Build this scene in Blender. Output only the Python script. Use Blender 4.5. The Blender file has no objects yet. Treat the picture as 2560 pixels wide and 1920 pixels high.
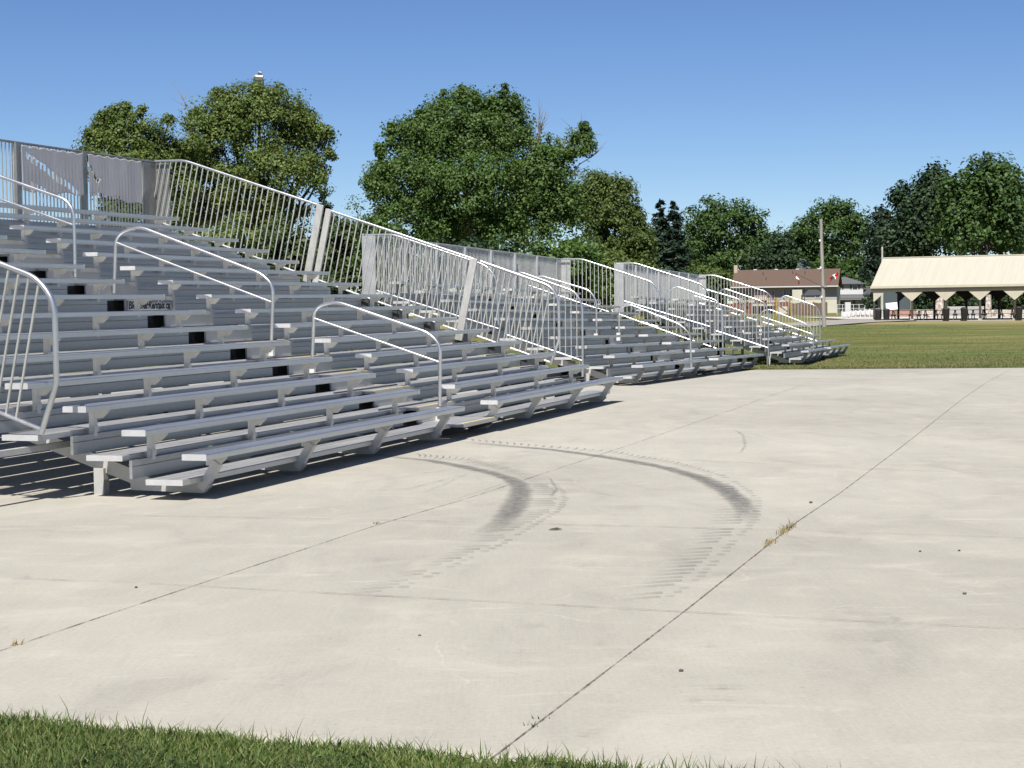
import bpy, math, random
import numpy as np
from mathutils import Vector, Matrix

C = bpy.context.scene.collection
R = math.radians
rnd = random.Random(7)

# ------------------------------------------------------------------ camera numbers
F, PITCH, ROLL, CAMH = 4380.6, 0.0357, -0.0093, 1.6       # focal length for a 2560 px wide frame
CAM = np.array([0.0, 0.0, CAMH])

def ray(x, y):
    a = (x - 1280) / F; b = (960 - y) / F
    X = a * math.cos(ROLL) - b * math.sin(ROLL); yc = a * math.sin(ROLL) + b * math.cos(ROLL)
    return np.array([X, math.cos(PITCH) + yc * math.sin(PITCH), -math.sin(PITCH) + yc * math.cos(PITCH)])

def atY(x, y, Y):
    r = ray(x, y); return CAM + r * (Y / r[1])

KY = [-400, 16, 24, 30.6, 37, 50, 60, 70, 78, 88, 100, 115, 130, 160, 220, 320, 1500]
KZ = [0, 0, .10, .19, .22, .17, .15, .14, .27, .78, 1.17, 1.30, 1.38, 1.67, 2.33, 2.8, 2.8]
def terrain(Y):
    return float(np.interp(Y, KY, KZ))

def onground(x, y, dz=0.0):
    r = ray(x, y)
    t0 = 3.0
    for k in range(6000):
        t1 = t0 * 1.002
        p = CAM + r * t1
        if p[2] <= terrain(p[1]) + dz:
            for _ in range(30):
                tm = .5 * (t0 + t1); p = CAM + r * tm
                if p[2] <= terrain(p[1]) + dz: t1 = tm
                else: t0 = tm
            return CAM + r * t1
        t0 = t1
    return CAM + r * 400

# ------------------------------------------------------------------ mesh builder
class MB:
    def __init__(s): s.v = []; s.f = []
    def add(s, vs, fs):
        o = len(s.v); s.v += [tuple(v) for v in vs]; s.f += [tuple(i + o for i in f) for f in fs]; return s
    def box(s, x0, x1, y0, y1, z0, z1):
        return s.add([(x0,y0,z0),(x1,y0,z0),(x1,y1,z0),(x0,y1,z0),(x0,y0,z1),(x1,y0,z1),(x1,y1,z1),(x0,y1,z1)],
                     [(0,3,2,1),(4,5,6,7),(0,1,5,4),(1,2,6,5),(2,3,7,6),(3,0,4,7)])
    def prism(s, poly, s0, s1):
        """poly: (y,z) outline, extruded along x"""
        n = len(poly)
        vs = [(s0, a, b) for a, b in poly] + [(s1, a, b) for a, b in poly]
        fs = [tuple(range(n))[::-1], tuple(range(n, 2*n))] + [(i, (i+1) % n, n + (i+1) % n, n + i) for i in range(n)]
        return s.add(vs, fs)
    def slab(s, poly, z0, z1):
        n = len(poly)
        vs = [(a, b, z0) for a, b in poly] + [(a, b, z1) for a, b in poly]
        fs = [tuple(range(n))[::-1], tuple(range(n, 2*n))] + [(i, (i+1) % n, n + (i+1) % n, n + i) for i in range(n)]
        return s.add(vs, fs)
    def bar(s, p, q, w, d, up=(0,0,1)):
        """box beam from p to q; w across, d along 'up'"""
        p = Vector(p); q = Vector(q); t = (q - p).normalized(); u = Vector(up); u = (u - t * u.dot(t)).normalized(); a = t.cross(u)
        vs = []
        for e in (p, q):
            for i, j in ((-1,-1),(1,-1),(1,1),(-1,1)): vs.append(e + a * (i*w/2) + u * (j*d/2))
        return s.add(vs, [(0,3,2,1),(4,5,6,7),(0,1,5,4),(1,2,6,5),(2,3,7,6),(3,0,4,7)])
    def tube(s, pts, r, n=8, r1=None, caps=True):
        pts = [Vector(p) for p in pts]; m = len(pts)
        t0 = (pts[1] - pts[0]).normalized()
        ref = Vector((1,0,0)) if abs(t0.x) < .9 else Vector((0,1,0))
        a = t0.cross(ref).normalized()
        vs = []; fs = []
        for k, p in enumerate(pts):
            if k == 0: t = t0
            elif k == m - 1: t = (pts[k] - pts[k-1]).normalized()
            else: t = ((pts[k+1] - p).normalized() + (p - pts[k-1]).normalized()).normalized()
            a = (a - t * a.dot(t)).normalized(); b = t.cross(a)
            rr = r if r1 is None else r + (r1 - r) * k / (m - 1)
            for i in range(n):
                w = 2 * math.pi * i / n
                vs.append(p + a * (rr * math.cos(w)) + b * (rr * math.sin(w)))
        for k in range(m - 1):
            for i in range(n):
                j = (i + 1) % n
                fs.append((k*n+i, k*n+j, (k+1)*n+j, (k+1)*n+i))
        if caps: fs += [tuple(range(n))[::-1], tuple(range((m-1)*n, m*n))]
        return s.add(vs, fs)
    def lathe(s, prof, n=16, c=(0,0,0)):
        vs = []; fs = []; m = len(prof)
        for r, z in prof:
            for i in range(n):
                w = 2*math.pi*i/n; vs.append((c[0]+r*math.cos(w), c[1]+r*math.sin(w), c[2]+z))
        for k in range(m-1):
            for i in range(n):
                j = (i+1) % n; fs.append((k*n+i, k*n+j, (k+1)*n+j, (k+1)*n+i))
        fs += [tuple(range(n))[::-1], tuple(range((m-1)*n, m*n))]
        return s.add(vs, fs)
    def build(s, name, mat, parent=None, smooth=False, bevel=0):
        me = bpy.data.meshes.new(name); me.from_pydata(s.v, [], s.f); me.materials.append(mat)
        if smooth:
            me.polygons.foreach_set('use_smooth', [True] * len(me.polygons))
            me.set_sharp_from_angle(angle=R(40))
        me.update()
        o = bpy.data.objects.new(name, me); C.objects.link(o)
        if parent is not None: o.parent = parent
        if bevel:
            b = o.modifiers.new('bevel', 'BEVEL'); b.width = bevel; b.segments = 2; b.limit_method = 'ANGLE'
        return o

def tag(o, label=None, cat=None, group=None, kind=None):
    if label: o['label'] = label
    if cat: o['category'] = cat
    if group: o['group'] = group
    if kind: o['kind'] = kind
    return o

def empty(name, loc=(0,0,0), rz=0, mat=None):
    o = bpy.data.objects.new(name, None); C.objects.link(o); o.empty_display_size = .2
    if mat is not None: o.matrix_world = mat
    else: o.location = loc; o.rotation_euler = (0, 0, rz)
    return o

def mesh_np(name, V, FQ, mat, parent=None):
    """V (n,3), FQ (m,4)"""
    me = bpy.data.meshes.new(name)
    me.vertices.add(len(V)); me.vertices.foreach_set('co', np.ascontiguousarray(V, dtype=np.float32).ravel())
    k = FQ.shape[1]
    me.loops.add(FQ.size); me.loops.foreach_set('vertex_index', np.ascontiguousarray(FQ, dtype=np.int32).ravel())
    me.polygons.add(len(FQ)); me.polygons.foreach_set('loop_start', np.arange(0, FQ.size, k, dtype=np.int32))
    me.update(calc_edges=True); me.validate(); me.materials.append(mat)
    o = bpy.data.objects.new(name, me); C.objects.link(o)
    if parent is not None: o.parent = parent
    return o

# ------------------------------------------------------------------ materials
def srgb(r, g, b):
    f = lambda c: (c/255/12.92) if c <= 10 else ((c/255 + .055)/1.055) ** 2.4
    return (f(r), f(g), f(b), 1)

class Mat:
    def __init__(s, name):
        s.m = bpy.data.materials.new(name); s.m.use_nodes = True
        s.t = s.m.node_tree; s.n = s.t.nodes; s.l = s.t.links
        s.p = s.n['Principled BSDF']; s.out = s.n['Material Output']
        s.tc = s.n.new('ShaderNodeTexCoord'); s._y = 0
    def node(s, k, **kw):
        n = s.n.new(k)
        for a, b in kw.items():
            if a in n.inputs: n.inputs[a].default_value = b
            else: setattr(n, a, b)
        return n
    def link(s, a, b): s.l.new(a, b)
    def mapped(s, scale=(1,1,1), rot=(0,0,0), coord='Object'):
        m = s.node('ShaderNodeMapping'); m.inputs['Scale'].default_value = scale; m.inputs['Rotation'].default_value = rot
        s.link(s.tc.outputs[coord], m.inputs['Vector']); return m.outputs[0]
    def noise(s, vec, scale=5, detail=4, rough=.55, dist=0):
        n = s.node('ShaderNodeTexNoise'); n.inputs['Scale'].default_value = scale; n.inputs['Detail'].default_value = detail
        n.inputs['Roughness'].default_value = rough; n.inputs['Distortion'].default_value = dist
        if vec is not None: s.link(vec, n.inputs['Vector'])
        return n.outputs['Fac']
    def ramp(s, fac, stops):
        r = s.node('ShaderNodeValToRGB'); e = r.color_ramp.elements
        while len(e) < len(stops): e.new(.5)
        for el, (p, c) in zip(e, stops):
            el.position = p; el.color = c if len(c) == 4 else (*c, 1)
        s.link(fac, r.inputs[0]); return r.outputs[0]
    def mix(s, fac, a, b, mode='MIX'):
        m = s.node('ShaderNodeMix'); m.data_type = 'RGBA'; m.blend_type = mode
        for v, k in ((fac, 0), (a, 6), (b, 7)):
            if hasattr(v, 'node'): s.link(v, m.inputs[k])
            else: m.inputs[k].default_value = v
        return m.outputs[2]
    def maprange(s, fac, a, b, c, d):
        m = s.node('ShaderNodeMapRange')
        for i, v in enumerate((a, b, c, d)): m.inputs[i+1].default_value = v
        s.link(fac, m.inputs[0]); return m.outputs[0]
    def bump(s, fac, strength=.3, dist=.01):
        b = s.node('ShaderNodeBump'); b.inputs['Strength'].default_value = strength; b.inputs['Distance'].default_value = dist
        s.link(fac, b.inputs['Height']); s.link(b.outputs[0], s.p.inputs['Normal'])
    def base(s, c):
        if hasattr(c, 'node'): s.link(c, s.p.inputs['Base Color'])
        else: s.p.inputs['Base Color'].default_value = c
    def set(s, **kw):
        for a, b in kw.items():
            k = a.replace('_', ' ')
            if hasattr(b, 'node'): s.link(b, s.p.inputs[k])
            else: s.p.inputs[k].default_value = b
        return s

def plain(name, col, rough=.6, metal=0, var=.12, scale=6, bump=0):
    M = Mat(name)
    n = M.noise(M.mapped(), scale, 4)
    c0 = tuple(max(0, v*(1-var)) for v in col[:3]); c1 = tuple(min(1, v*(1+var)) for v in col[:3])
    M.base(M.ramp(n, [(.3, c0), (.7, c1)])); M.set(Roughness=rough, Metallic=metal)
    if bump: M.bump(M.noise(M.mapped(), scale*6, 3), bump, .01)
    return M.m

def alu(name, c0, c1, rough=(.38, .55), metal=.85, streak=(.5, 9, 9), groove=False):
    M = Mat(name)
    n = M.noise(M.mapped(streak), 1.6, 5, .6)
    g = M.noise(M.mapped((1,1,1)), 14, 5, .65)
    n2 = M.mix(.35, n, g)
    M.base(M.ramp(n2, [(.30, c0), (.68, c1)]))
    M.set(Metallic=metal, Roughness=M.maprange(n2, .3, .7, rough[0], rough[1]))
    if groove:
        w = M.node('ShaderNodeTexWave'); w.wave_type = 'BANDS'; w.bands_direction = 'Y'
        w.inputs['Scale'].default_value = 14; M.link(M.tc.outputs['Object'], w.inputs['Vector'])
        M.bump(w.outputs['Fac'], .35, .003)
    else:
        M.bump(M.noise(M.mapped((1,1,1)), 60, 2), .05, .004)
    return M.m

M_seat = alu('aluminium_plank', (.42,.43,.445), (.57,.58,.59), (.32,.47), .9, groove=True)
M_foot = alu('worn_aluminium_deck', (.42,.42,.42), (.61,.61,.605), (.40,.58), .8, groove=True)
M_riser = alu('aluminium_riser', (.33,.336,.345), (.45,.455,.46), (.38,.54), .85, (.3, 6, 6))
M_brk = alu('cast_aluminium', (.46,.46,.45), (.57,.57,.55), (.42,.6), .3, (3,3,3))
M_string = alu('aluminium_channel', (.36,.356,.345), (.47,.465,.45), (.45,.6), .35, (1,2,2))
M_cap = alu('end_cap_metal', (.46,.46,.47), (.56,.56,.56), (.4,.5), .45, (4,4,4))
M_thin = alu('thin_bracket', (.20,.20,.20), (.30,.30,.30), (.45,.6), .6, (3,3,3))
M_rail = alu('rail_tube', (.44,.45,.47), (.56,.56,.57), (.26,.36), .85, (2,2,2))
M_picket = alu('picket_bar', (.38,.38,.355), (.49,.49,.45), (.35,.5), .6, (2,2,2))
M_post = alu('sheet_post', (.36,.36,.345), (.46,.45,.43), (.45,.6), .55, (1,6,3))
M_guard = alu('shaded_guard_metal', (.20,.205,.21), (.30,.305,.31), (.45,.6), .8, (2,2,2))  # darkened in colour for the shade on the backlit guard
M_guard2 = alu('bright_guard_metal', (.36,.365,.37), (.46,.465,.47), (.45,.6), .7, (2,2,2))
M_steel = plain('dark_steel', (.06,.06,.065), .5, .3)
M_rubber = plain('rubber', (.02,.02,.02), .8)
M_yellow = plain('yellow_paint', (.75,.58,.16), .6, 0, .25, 30)
M_black = plain('black_vinyl', (.012,.012,.014), .5)
M_white = plain('white_vinyl', (.8,.8,.8), .5, 0, .03)

# concrete
def concrete():
    M = Mat('weathered_concrete')
    P = M.mapped((1,1,1))
    big = M.noise(M.mapped((.22,.16,1), (0,0,R(-18))), 1.0, 6, .6, .6)
    mid = M.noise(M.mapped((1.0,.45,1), (0,0,R(25))), 1.3, 7, .62, 1.2)
    fine = M.noise(P, 38, 5, .7)
    spk = M.noise(P, 160, 2, .6)
    col = M.ramp(big, [(.30, (0.2667, 0.2533, 0.2185)), (.52, (0.3111, 0.2963, 0.257)), (.74, (0.3444, 0.3289, 0.2889))])
    stain = M.ramp(mid, [(.26, (.80,.80,.81)), (.42, (.94,.94,.94)), (.58, (1,1,1)), (.76, (1.08,1.075,1.06))])
    col = M.mix(1, col, stain, 'MULTIPLY')
    col = M.mix(1, col, M.ramp(fine, [(.3, (.89,.89,.885)), (.7, (1.08,1.08,1.08))]), 'MULTIPLY')
    # scuffed pale scrapes and dark drips
    scr = M.noise(M.mapped((.5,2.6,1), (0,0,R(-12))), 1.1, 8, .7, 2.0)
    col = M.mix(M.ramp(scr, [(.60, (0,0,0)), (.70, (.6,.6,.6))]), col, (.41,.395,.36,1))
    dr = M.noise(M.mapped((1.0,1.5,1), (0,0,R(40))), .9, 8, .72, .8)
    col = M.mix(M.ramp(dr, [(.63, (0,0,0)), (.78, (.45,.45,.45))]), col, (.18,.172,.165,1))
    col = M.mix(M.ramp(spk, [(.70, (0,0,0)), (.78, (.35,.35,.35))]), col, (.20,.19,.175,1))
    vor = M.node('ShaderNodeTexVoronoi'); vor.feature = 'DISTANCE_TO_EDGE'; vor.inputs['Scale'].default_value = .30
    wv = M.node('ShaderNodeVectorMath', operation='ADD'); M.link(P, wv.inputs[0]); nz = M.node('ShaderNodeTexNoise'); nz.inputs['Scale'].default_value = 1.3; nz.inputs['Detail'].default_value = 6; M.link(P, nz.inputs['Vector']); M.link(nz.outputs['Color'], wv.inputs[1]); M.link(wv.outputs[0], vor.inputs['Vector'])
    ln = M.ramp(vor.outputs['Distance'], [(.0, (1,1,1)), (.0035, (0,0,0))]); mk = M.ramp(M.noise(P, .8, 3), [(.50, (0,0,0)), (.62, (.35,.35,.35))])
    col = M.mix(M.mix(1, ln, mk, 'MULTIPLY'), col, (.46,.44,.40,1))
    broom = M.noise(M.mapped((90, 2.2, 1), (0,0,R(-18))), 1.0, 3, .6)
    col = M.mix(1, col, M.ramp(broom, [(.3, (.965,.965,.965)), (.7, (1.03,1.03,1.03))]), 'MULTIPLY')
    pit = M.noise(P, 22, 2, .5); col = M.mix(M.ramp(pit, [(.70, (0,0,0)), (.735, (.45,.45,.45))]), col, (.18,.17,.15,1))
    pale = M.noise(M.mapped((.9,1.2,1), (0,0,R(12))), 1.2, 9, .72, .6)
    col = M.mix(M.ramp(pale, [(.52, (0,0,0)), (.66, (.42,.42,.42))]), col, (.385,.360,.316,1))
    wisp = M.noise(M.mapped((1.4,.9,1), (0,0,R(55))), 1.4, 9, .74, .9)
    col = M.mix(M.ramp(wisp, [(.60, (0,0,0)), (.70, (.22,.22,.22))]), col, (.215,.206,.188,1))
    M.base(col); M.set(Roughness=.85)
    M.bump(M.mix(.5, fine, spk), .35, .006)
    return M.m
M_conc = concrete()

def grassmat():
    M = Mat('mown_grass')
    big = M.noise(M.mapped((.05,.12,1), (0,0,R(8))), 1.0, 5, .6, .5)
    mid = M.noise(M.mapped((.16,1.1,1), (0,0,R(6))), 1.0, 6, .65, .5)
    fine = M.noise(M.mapped((3,6,3)), 3.0, 5, .7)
    a = M.ramp(mid, [(.30, (0.063, 0.0852, 0.0222)), (.48, (0.1, 0.1111, 0.0385)), (.62, (0.1556, 0.1481, 0.063)), (.76, (0.2296, 0.2037, 0.1037))])
    b = M.ramp(big, [(.35, (.80,.95,.80)), (.65, (1.15,1.05,1.05))])
    c = M.mix(1, a, b, 'MULTIPLY')
    c = M.mix(1, c, M.ramp(fine, [(.25, (.55,.55,.5)), (.75, (1.3,1.3,1.25))]), 'MULTIPLY')
    # sun-dried strip in front of the pavilion (a band of the world's Y axis)
    sx = M.node('ShaderNodeSeparateXYZ'); M.link(M.tc.outputs['Object'], sx.inputs[0])
    ad = M.node('ShaderNodeMath', operation='ADD'); M.link(sx.outputs['Y'], ad.inputs[0])
    mm = M.node('ShaderNodeMath', operation='MULTIPLY'); M.link(mid, mm.inputs[0]); mm.inputs[1].default_value = 24
    M.link(mm.outputs[0], ad.inputs[1])
    band = M.ramp(M.maprange(ad.outputs[0], 100, 160, 0, 1), [(.20,(0,0,0)),(.36,(.75,.75,.75)),(.60,(.8,.8,.8)),(.7,(.2,.2,.2))])
    c = M.mix(band, c, (.25,.20,.095,1))
    M.base(c); M.set(Roughness=.95); M.p.inputs['Specular IOR Level'].default_value = .15
    M.bump(fine, .8, .05)
    return M.m
M_grass = grassmat()

def leafmat(name, c0, c1, c2, trans=.30):
    M = Mat(name)
    g = M.node('ShaderNodeNewGeometry')
    col = M.ramp(g.outputs['Random Per Island'], [(0, c0), (.5, c1), (1, c2)])
    col = M.mix(1, col, M.ramp(M.noise(M.mapped(), .75, 4, .6), [(.32, (.95,.96,.96)), (.5, (1.15,1.15,1.15)), (.68, (1.42,1.36,1.22))]), 'MULTIPLY')
    M.base(col); M.set(Roughness=.55); M.p.inputs['Specular IOR Level'].default_value = .25
    t = M.node('ShaderNodeBsdfTranslucent')
    M.link(M.mix(.5, col, (c2[0]*1.3, c2[1]*1.4, c2[2]*.6, 1)), t.inputs[0])
    mx = M.node('ShaderNodeMixShader'); mx.inputs[0].default_value = trans
    M.link(M.p.outputs[0], mx.inputs[1]); M.link(t.outputs[0], mx.inputs[2]); M.link(mx.outputs[0], M.out.inputs[0])
    return M.m
L_maple = leafmat('maple_leaf', (0.0281, 0.0593, 0.0148), (0.0504, 0.0948, 0.0222), (0.0926, 0.1407, 0.0385))
L_olive = leafmat('willow_leaf', (0.0407, 0.0652, 0.0148), (0.0741, 0.1111, 0.0267), (0.1296, 0.163, 0.0474))
L_bronze = leafmat('bronze_leaf', (0.0360, 0.0582, 0.0160), (0.0600, 0.0896, 0.0230), (0.0950, 0.1344, 0.0360))
L_green = leafmat('broad_leaf', (0.0222, 0.0489, 0.0133), (0.04, 0.0778, 0.02), (0.0667, 0.1111, 0.0311))
L_dark = leafmat('dark_leaf', (0.0119, 0.0252, 0.0119), (0.0207, 0.0407, 0.0178), (0.0333, 0.0593, 0.0252), .18)
L_spruce = leafmat('spruce_needle', (0.0089, 0.0193, 0.0119), (0.0163, 0.0311, 0.0193), (0.0252, 0.043, 0.0267), .08)
L_blue = leafmat('blue_spruce_needle', (0.0519, 0.0741, 0.0741), (0.0741, 0.1037, 0.1037), (0.1111, 0.1407, 0.1407), .08)
L_shrub = leafmat('shrub_leaf', (0.0222, 0.037, 0.0133), (0.037, 0.0593, 0.0193), (0.0593, 0.0889, 0.0296))
L_blade = leafmat('grass_blade', (0.0381, 0.0719, 0.0154), (0.0806, 0.1253, 0.0330), (0.1680, 0.1856, 0.0715), .3)
L_fblade = leafmat('dry_grass_blade', (0.0556, 0.0778, 0.0207), (0.0963, 0.1111, 0.037), (0.2, 0.1778, 0.0889), .25)
L_dry = leafmat('straw_blade', (.17,.13,.07), (.24,.19,.105), (.31,.26,.15), .2)
M_bark = plain('bark', (0.0519, 0.0407, 0.0333), .9, 0, .4, 9, .5)
M_twig = plain('dead_twig', (0.163, 0.1481, 0.1333), .9, 0, .2, 9)

# ------------------------------------------------------------------ setting: ground, pad, road
def sheet(name, mat, xs, ys, zf, parent=None):
    V = [(x, y, zf(x, y)) for y in ys for x in xs]; n = len(xs)
    Fq = [(j*n+i, j*n+i+1, (j+1)*n+i+1, (j+1)*n+i) for j in range(len(ys)-1) for i in range(n-1)]
    return mesh_np(name, np.array(V), np.array(Fq), mat, parent)

def pad_near(x):  # near slab edge, y as function of x
    return 6.27 - (x + .03) * .361
def pad_far(x):
    return 49.68 + (x - 6.92) * (-.062)

rg = np.random.RandomState(3)
bumpt = lambda x, y: .035*math.sin(x*.31+1.3)*math.sin(y*.27) if y > 52 else 0
ys = [-30, 0] + list(np.arange(3, 16, .25)) + list(np.arange(16, 150, 1.0)) + list(np.arange(150, 330, 8)) + [400, 600, 1000, 1500]
xs = [-800, -300, -150] + list(np.arange(-90, 91, 3.0)) + [150, 300, 800]
def gz(x, y):
    t = terrain(y)
    pad = (pad_near(x) + .75 < y < pad_far(x) - 1.2) and -26 < x < 46
    near = y < 12
    d = -.10 if pad else (-.06 if near else -.02)
    return t + d + bumpt(x, y)
g = sheet('ground', M_grass, xs, ys, gz); tag(g, kind='structure')

lx = np.arange(-24, 45, .25); lv = [0, .015, .04, .08, .16, .3, .6, 1.2, 2.4, 4.5, 9]
V = [(x, pad_near(x) - .012 + .012*math.sin(x*11)*math.sin(x*4.3) - t, .004 + .010*min(1, t/.08) + (.010*math.sin(x*5+t*7)*math.sin(t*9-x*3) if t > .1 else 0)) for t in lv for x in lx]
m_ = len(lx); Fq = [(j*m_+i, (j+1)*m_+i, (j+1)*m_+i+1, j*m_+i+1) for j in range(len(lv)-1) for i in range(m_-1)]
lw = mesh_np('lawn', np.array(V), np.array(Fq), M_grass); tag(lw, kind='structure')

NV = 70
pv = []; pf = []
px = list(np.arange(-24, 45, 1.0)); n = len(px)
for j in range(NV):
    for x in px:
        a, b = pad_near(x), pad_far(x); t = (j/(NV-1)) ** 1.25
        y = a + (b-a)*t; pv.append((x, y, terrain(y)))
for j in range(NV-1):
    for i in range(n-1): pf.append((j*n+i, j*n+i+1, (j+1)*n+i+1, (j+1)*n+i))
o0 = len(pv)
for j in (0, NV-1):                                     # slab edges
    base = len(pv)
    for i in range(n): x, y, z = pv[j*n+i]; pv.append((x, y, z-.14))
    for i in range(n-1):
        q = (j*n+i, base+i, base+i+1, j*n+i+1); pf.append(q if j == 0 else q[::-1])
pad = mesh_np('concrete_pad', np.array(pv), np.array(pf), M_conc); tag(pad, kind='structure')

# joints and tyre marks lie on the pad as thin sheets
def softmat(name, col, lo, hi, amax, scale=(3,3,3)):
    M = Mat(name); n = M.noise(M.mapped(scale), 1.0, 6, .65)
    a = M.maprange(n, lo, hi, 0, amax)
    at = M.node('ShaderNodeAttribute'); at.attribute_name = 'fade'
    m = M.node('ShaderNodeMath', operation='MULTIPLY'); M.link(a, m.inputs[0]); M.link(at.outputs['Fac'], m.inputs[1])
    M.base(col); M.set(Roughness=.9, Alpha=m.outputs[0]); return M.m
def set_fade(o, vals):
    at = o.data.attributes.new('fade', 'FLOAT', 'POINT'); at.data.foreach_set('value', np.array(vals, dtype=np.float32)); return o
M_joint = softmat('joint_dirt', (.075,.065,.052,1), .28, .60, .92, (16,16,16))
M_jfar = softmat('joint_faint', (0.096,0.081,0.074,1), .30, .62, .75, (4,4,4))
M_skid = softmat('rubber_streak', (0.096,0.096,0.096,1), .10, .72, .74, (13,13,13))
M_rung = softmat('rubber_tread', (.075,.075,.078,1), .05, .55, .95, (6,6,6))
M_faint = softmat('faint_skid', (0.119,0.115,0.111,1), .30, .70, .40, (4,4,4))

def padpt(p, lift):
    return (p[0], p[1], terrain(p[1]) + lift)
def strip(name, pts, w, mat, lift, jitter=0, parent=pad, soft=True, seed=1):
    rr = random.Random(seed); P = []; fade = []
    for a, b in zip(pts[:-1], pts[1:]):
        L = math.hypot(b[0]-a[0], b[1]-a[1]); k = max(1, int(L/.12))
        for i in range(k): P.append((a[0]+(b[0]-a[0])*i/k, a[1]+(b[1]-a[1])*i/k))
    P.append(pts[-1][:2]); V = []; Fq = []
    for i, p in enumerate(P):
        q = P[min(i+1, len(P)-1)]; r_ = P[max(i-1, 0)]
        t = np.array([q[0]-r_[0], q[1]-r_[1]]); t = t/np.linalg.norm(t); nn = np.array([-t[1], t[0]])
        ww = w(i/(len(P)-1)) if callable(w) else w
        ww *= 1 + rr.uniform(-jitter, jitter); f = i/(len(P)-1)
        ends = 1 if not soft else min(1, f/.18, (1-f)/.18)
        for sg, al_ in (((-.5, 0), (-.25, .75), (0, 1), (.25, .75), (.5, 0)) if soft else ((-.5, 1), (-.25, 1), (0, 1), (.25, 1), (.5, 1))):
            V.append(padpt((p[0]+nn[0]*ww*sg, p[1]+nn[1]*ww*sg), lift)); fade.append(al_*ends)
    for i in range(len(P)-1):
        for k in range(4): Fq.append((5*i+k, 5*i+k+1, 5*i+k+6, 5*i+k+5))
    return set_fade(mesh_np(name, np.array(V), np.array(Fq), mat, parent), fade)
gp = lambda x, y: tuple(onground(x, y)[:2])
J1 = [gp(1080, 2010), gp(1232.7, 1894.9), gp(1712.3, 1528.2), gp(1996, 1303), gp(2240, 1128), gp(2523, 926)]
strip('joint', J1, .008, M_joint, .004, .5, soft=False, seed=2)
J2 = [gp(-160, 1684), gp(0, 1628), gp(470, 1470), gp(943, 1313), gp(1528, 1128), gp(1851, 1018), gp(2010, 962)]
strip('joint', J2, .007, M_joint, .004, .6, soft=False, seed=3)
strip('joint', [gp(-100, 1441), gp(400, 1462), gp(827, 1485), gp(1350, 1512), gp(1993, 1547), gp(2660, 1580)], .010, M_jfar, .008, .6, soft=False, seed=4)
strip('joint', [gp(300, 1290), gp(900, 1300), gp(1549, 1316), gp(1928, 1326), gp(2660, 1350)], .011, M_jfar, .008, .7, soft=False, seed=5)
strip('joint', [gp(1300, 1130), gp(1900, 1160), gp(2660, 1195)], .010, M_jfar, .008, .7, soft=False, seed=6)
zz = lambda a, b: gp(800 + a*.5425, 1040 + b*.5425)
A_s = [zz(*q) for q in ((240,172),(340,190),(500,205),(640,230),(780,260),(880,292),(918,318),(926,345),(912,390),(880,445),(835,490),(775,530),(715,560))]
def wA(t): return .22 + .06*math.sin(max(0,min(1,(t-.45)/.5))*math.pi)
strip('tyre_mark', A_s, wA, M_skid, .004, .15, seed=7)
B_s = [zz(*q) for q in ((600,114),(850,138),(1050,154),(1250,180),(1450,212),(1600,241),(1750,285),(1860,335),(1930,388),(1968,440),(1965,500))]
strip('tyre_mark', B_s, lambda t: .22 + (.05*math.sin(max(0,(t-.55)/.45)*math.pi) if t > .55 else 0), M_skid, .004, .15, seed=8)
def resample(pts, step):
    out = []; acc = 0
    for a, b in zip(pts[:-1], pts[1:]):
        L = math.hypot(b[0]-a[0], b[1]-a[1]); d = acc
        while d < L: out.append((a[0]+(b[0]-a[0])*d/L, a[1]+(b[1]-a[1])*d/L)); d += step
        acc = d - L
    return out
def rungs(outer, inner, count, f0, f1, w, bend, seed, fade=0):
    """tread bars: each from fraction f0 to f1 of the way between the outer and the inner edge line"""
    rr = random.Random(seed); V = []; Fq = []
    def along(P, t):
        L = [0]
        for a, b in zip(P[:-1], P[1:]): L.append(L[-1] + math.hypot(b[0]-a[0], b[1]-a[1]))
        return np.array([np.interp(t*L[-1], L, [p[0] for p in P]), np.interp(t*L[-1], L, [p[1] for p in P])])
    for k in range(count):
        t = (k+.5)/count
        if rr.random() < fade: continue
        a = along(outer, t); b = along(inner, min(1, max(0, t + bend)))
        p = a + (b-a)*f0*rr.uniform(.9,1.1); q = a + (b-a)*f1*rr.uniform(.85,1.1)
        d = q-p; L = np.linalg.norm(d)
        if L < .01: continue
        nn = np.array([-d[1], d[0]])/L; ww = w*rr.uniform(.6,1.2)
        m = .5*(p+q) + nn*L*.06; o = len(V)
        for c, s_ in ((p,.45),(m,1),(q,.25)):
            for sg in (-.5,.5): V.append(padpt((c+nn*ww*s_*sg), .008))
        Fq += [(o,o+1,o+3,o+2),(o+2,o+3,o+5,o+4)]
    return set_fade(mesh_np('tyre_mark', np.array(V), np.array(Fq), M_rung, pad), [.42]*len(V))
Ao = [zz(*q) for q in ((430,178),(700,200),(950,262),(1095,320),(1137,380),(1105,440),(985,512),(845,600),(700,662),(540,737),(390,800))]
Ai = [zz(*q) for q in ((430,190),(640,222),(820,262),(950,320),(965,370),(935,440),(810,505),(660,585),(490,665),(310,735),(70,822))]
Bo = [zz(*q) for q in ((680,110),(1000,138),(1350,165),(1650,215),(1850,270),(1990,350),(2036,410),(2012,490),(1950,555),(1880,625),(1800,716),(1700,800))]
Bi = [zz(*q) for q in ((680,125),(1000,150),(1330,190),(1560,240),(1720,292),(1812,350),(1815,425),(1780,505),(1700,580),(1615,655),(1520,730),(1370,860))]
Aoz = ((1095,320),(1128,350),(1137,382),(1130,415),(1105,445),(985,515),(845,602),(700,664),(540,739),(390,802))
Aiz = ((950,320),(962,350),(965,382),(950,425),(925,450),(810,508),(660,588),(490,667),(310,737),(70,824))
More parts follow.
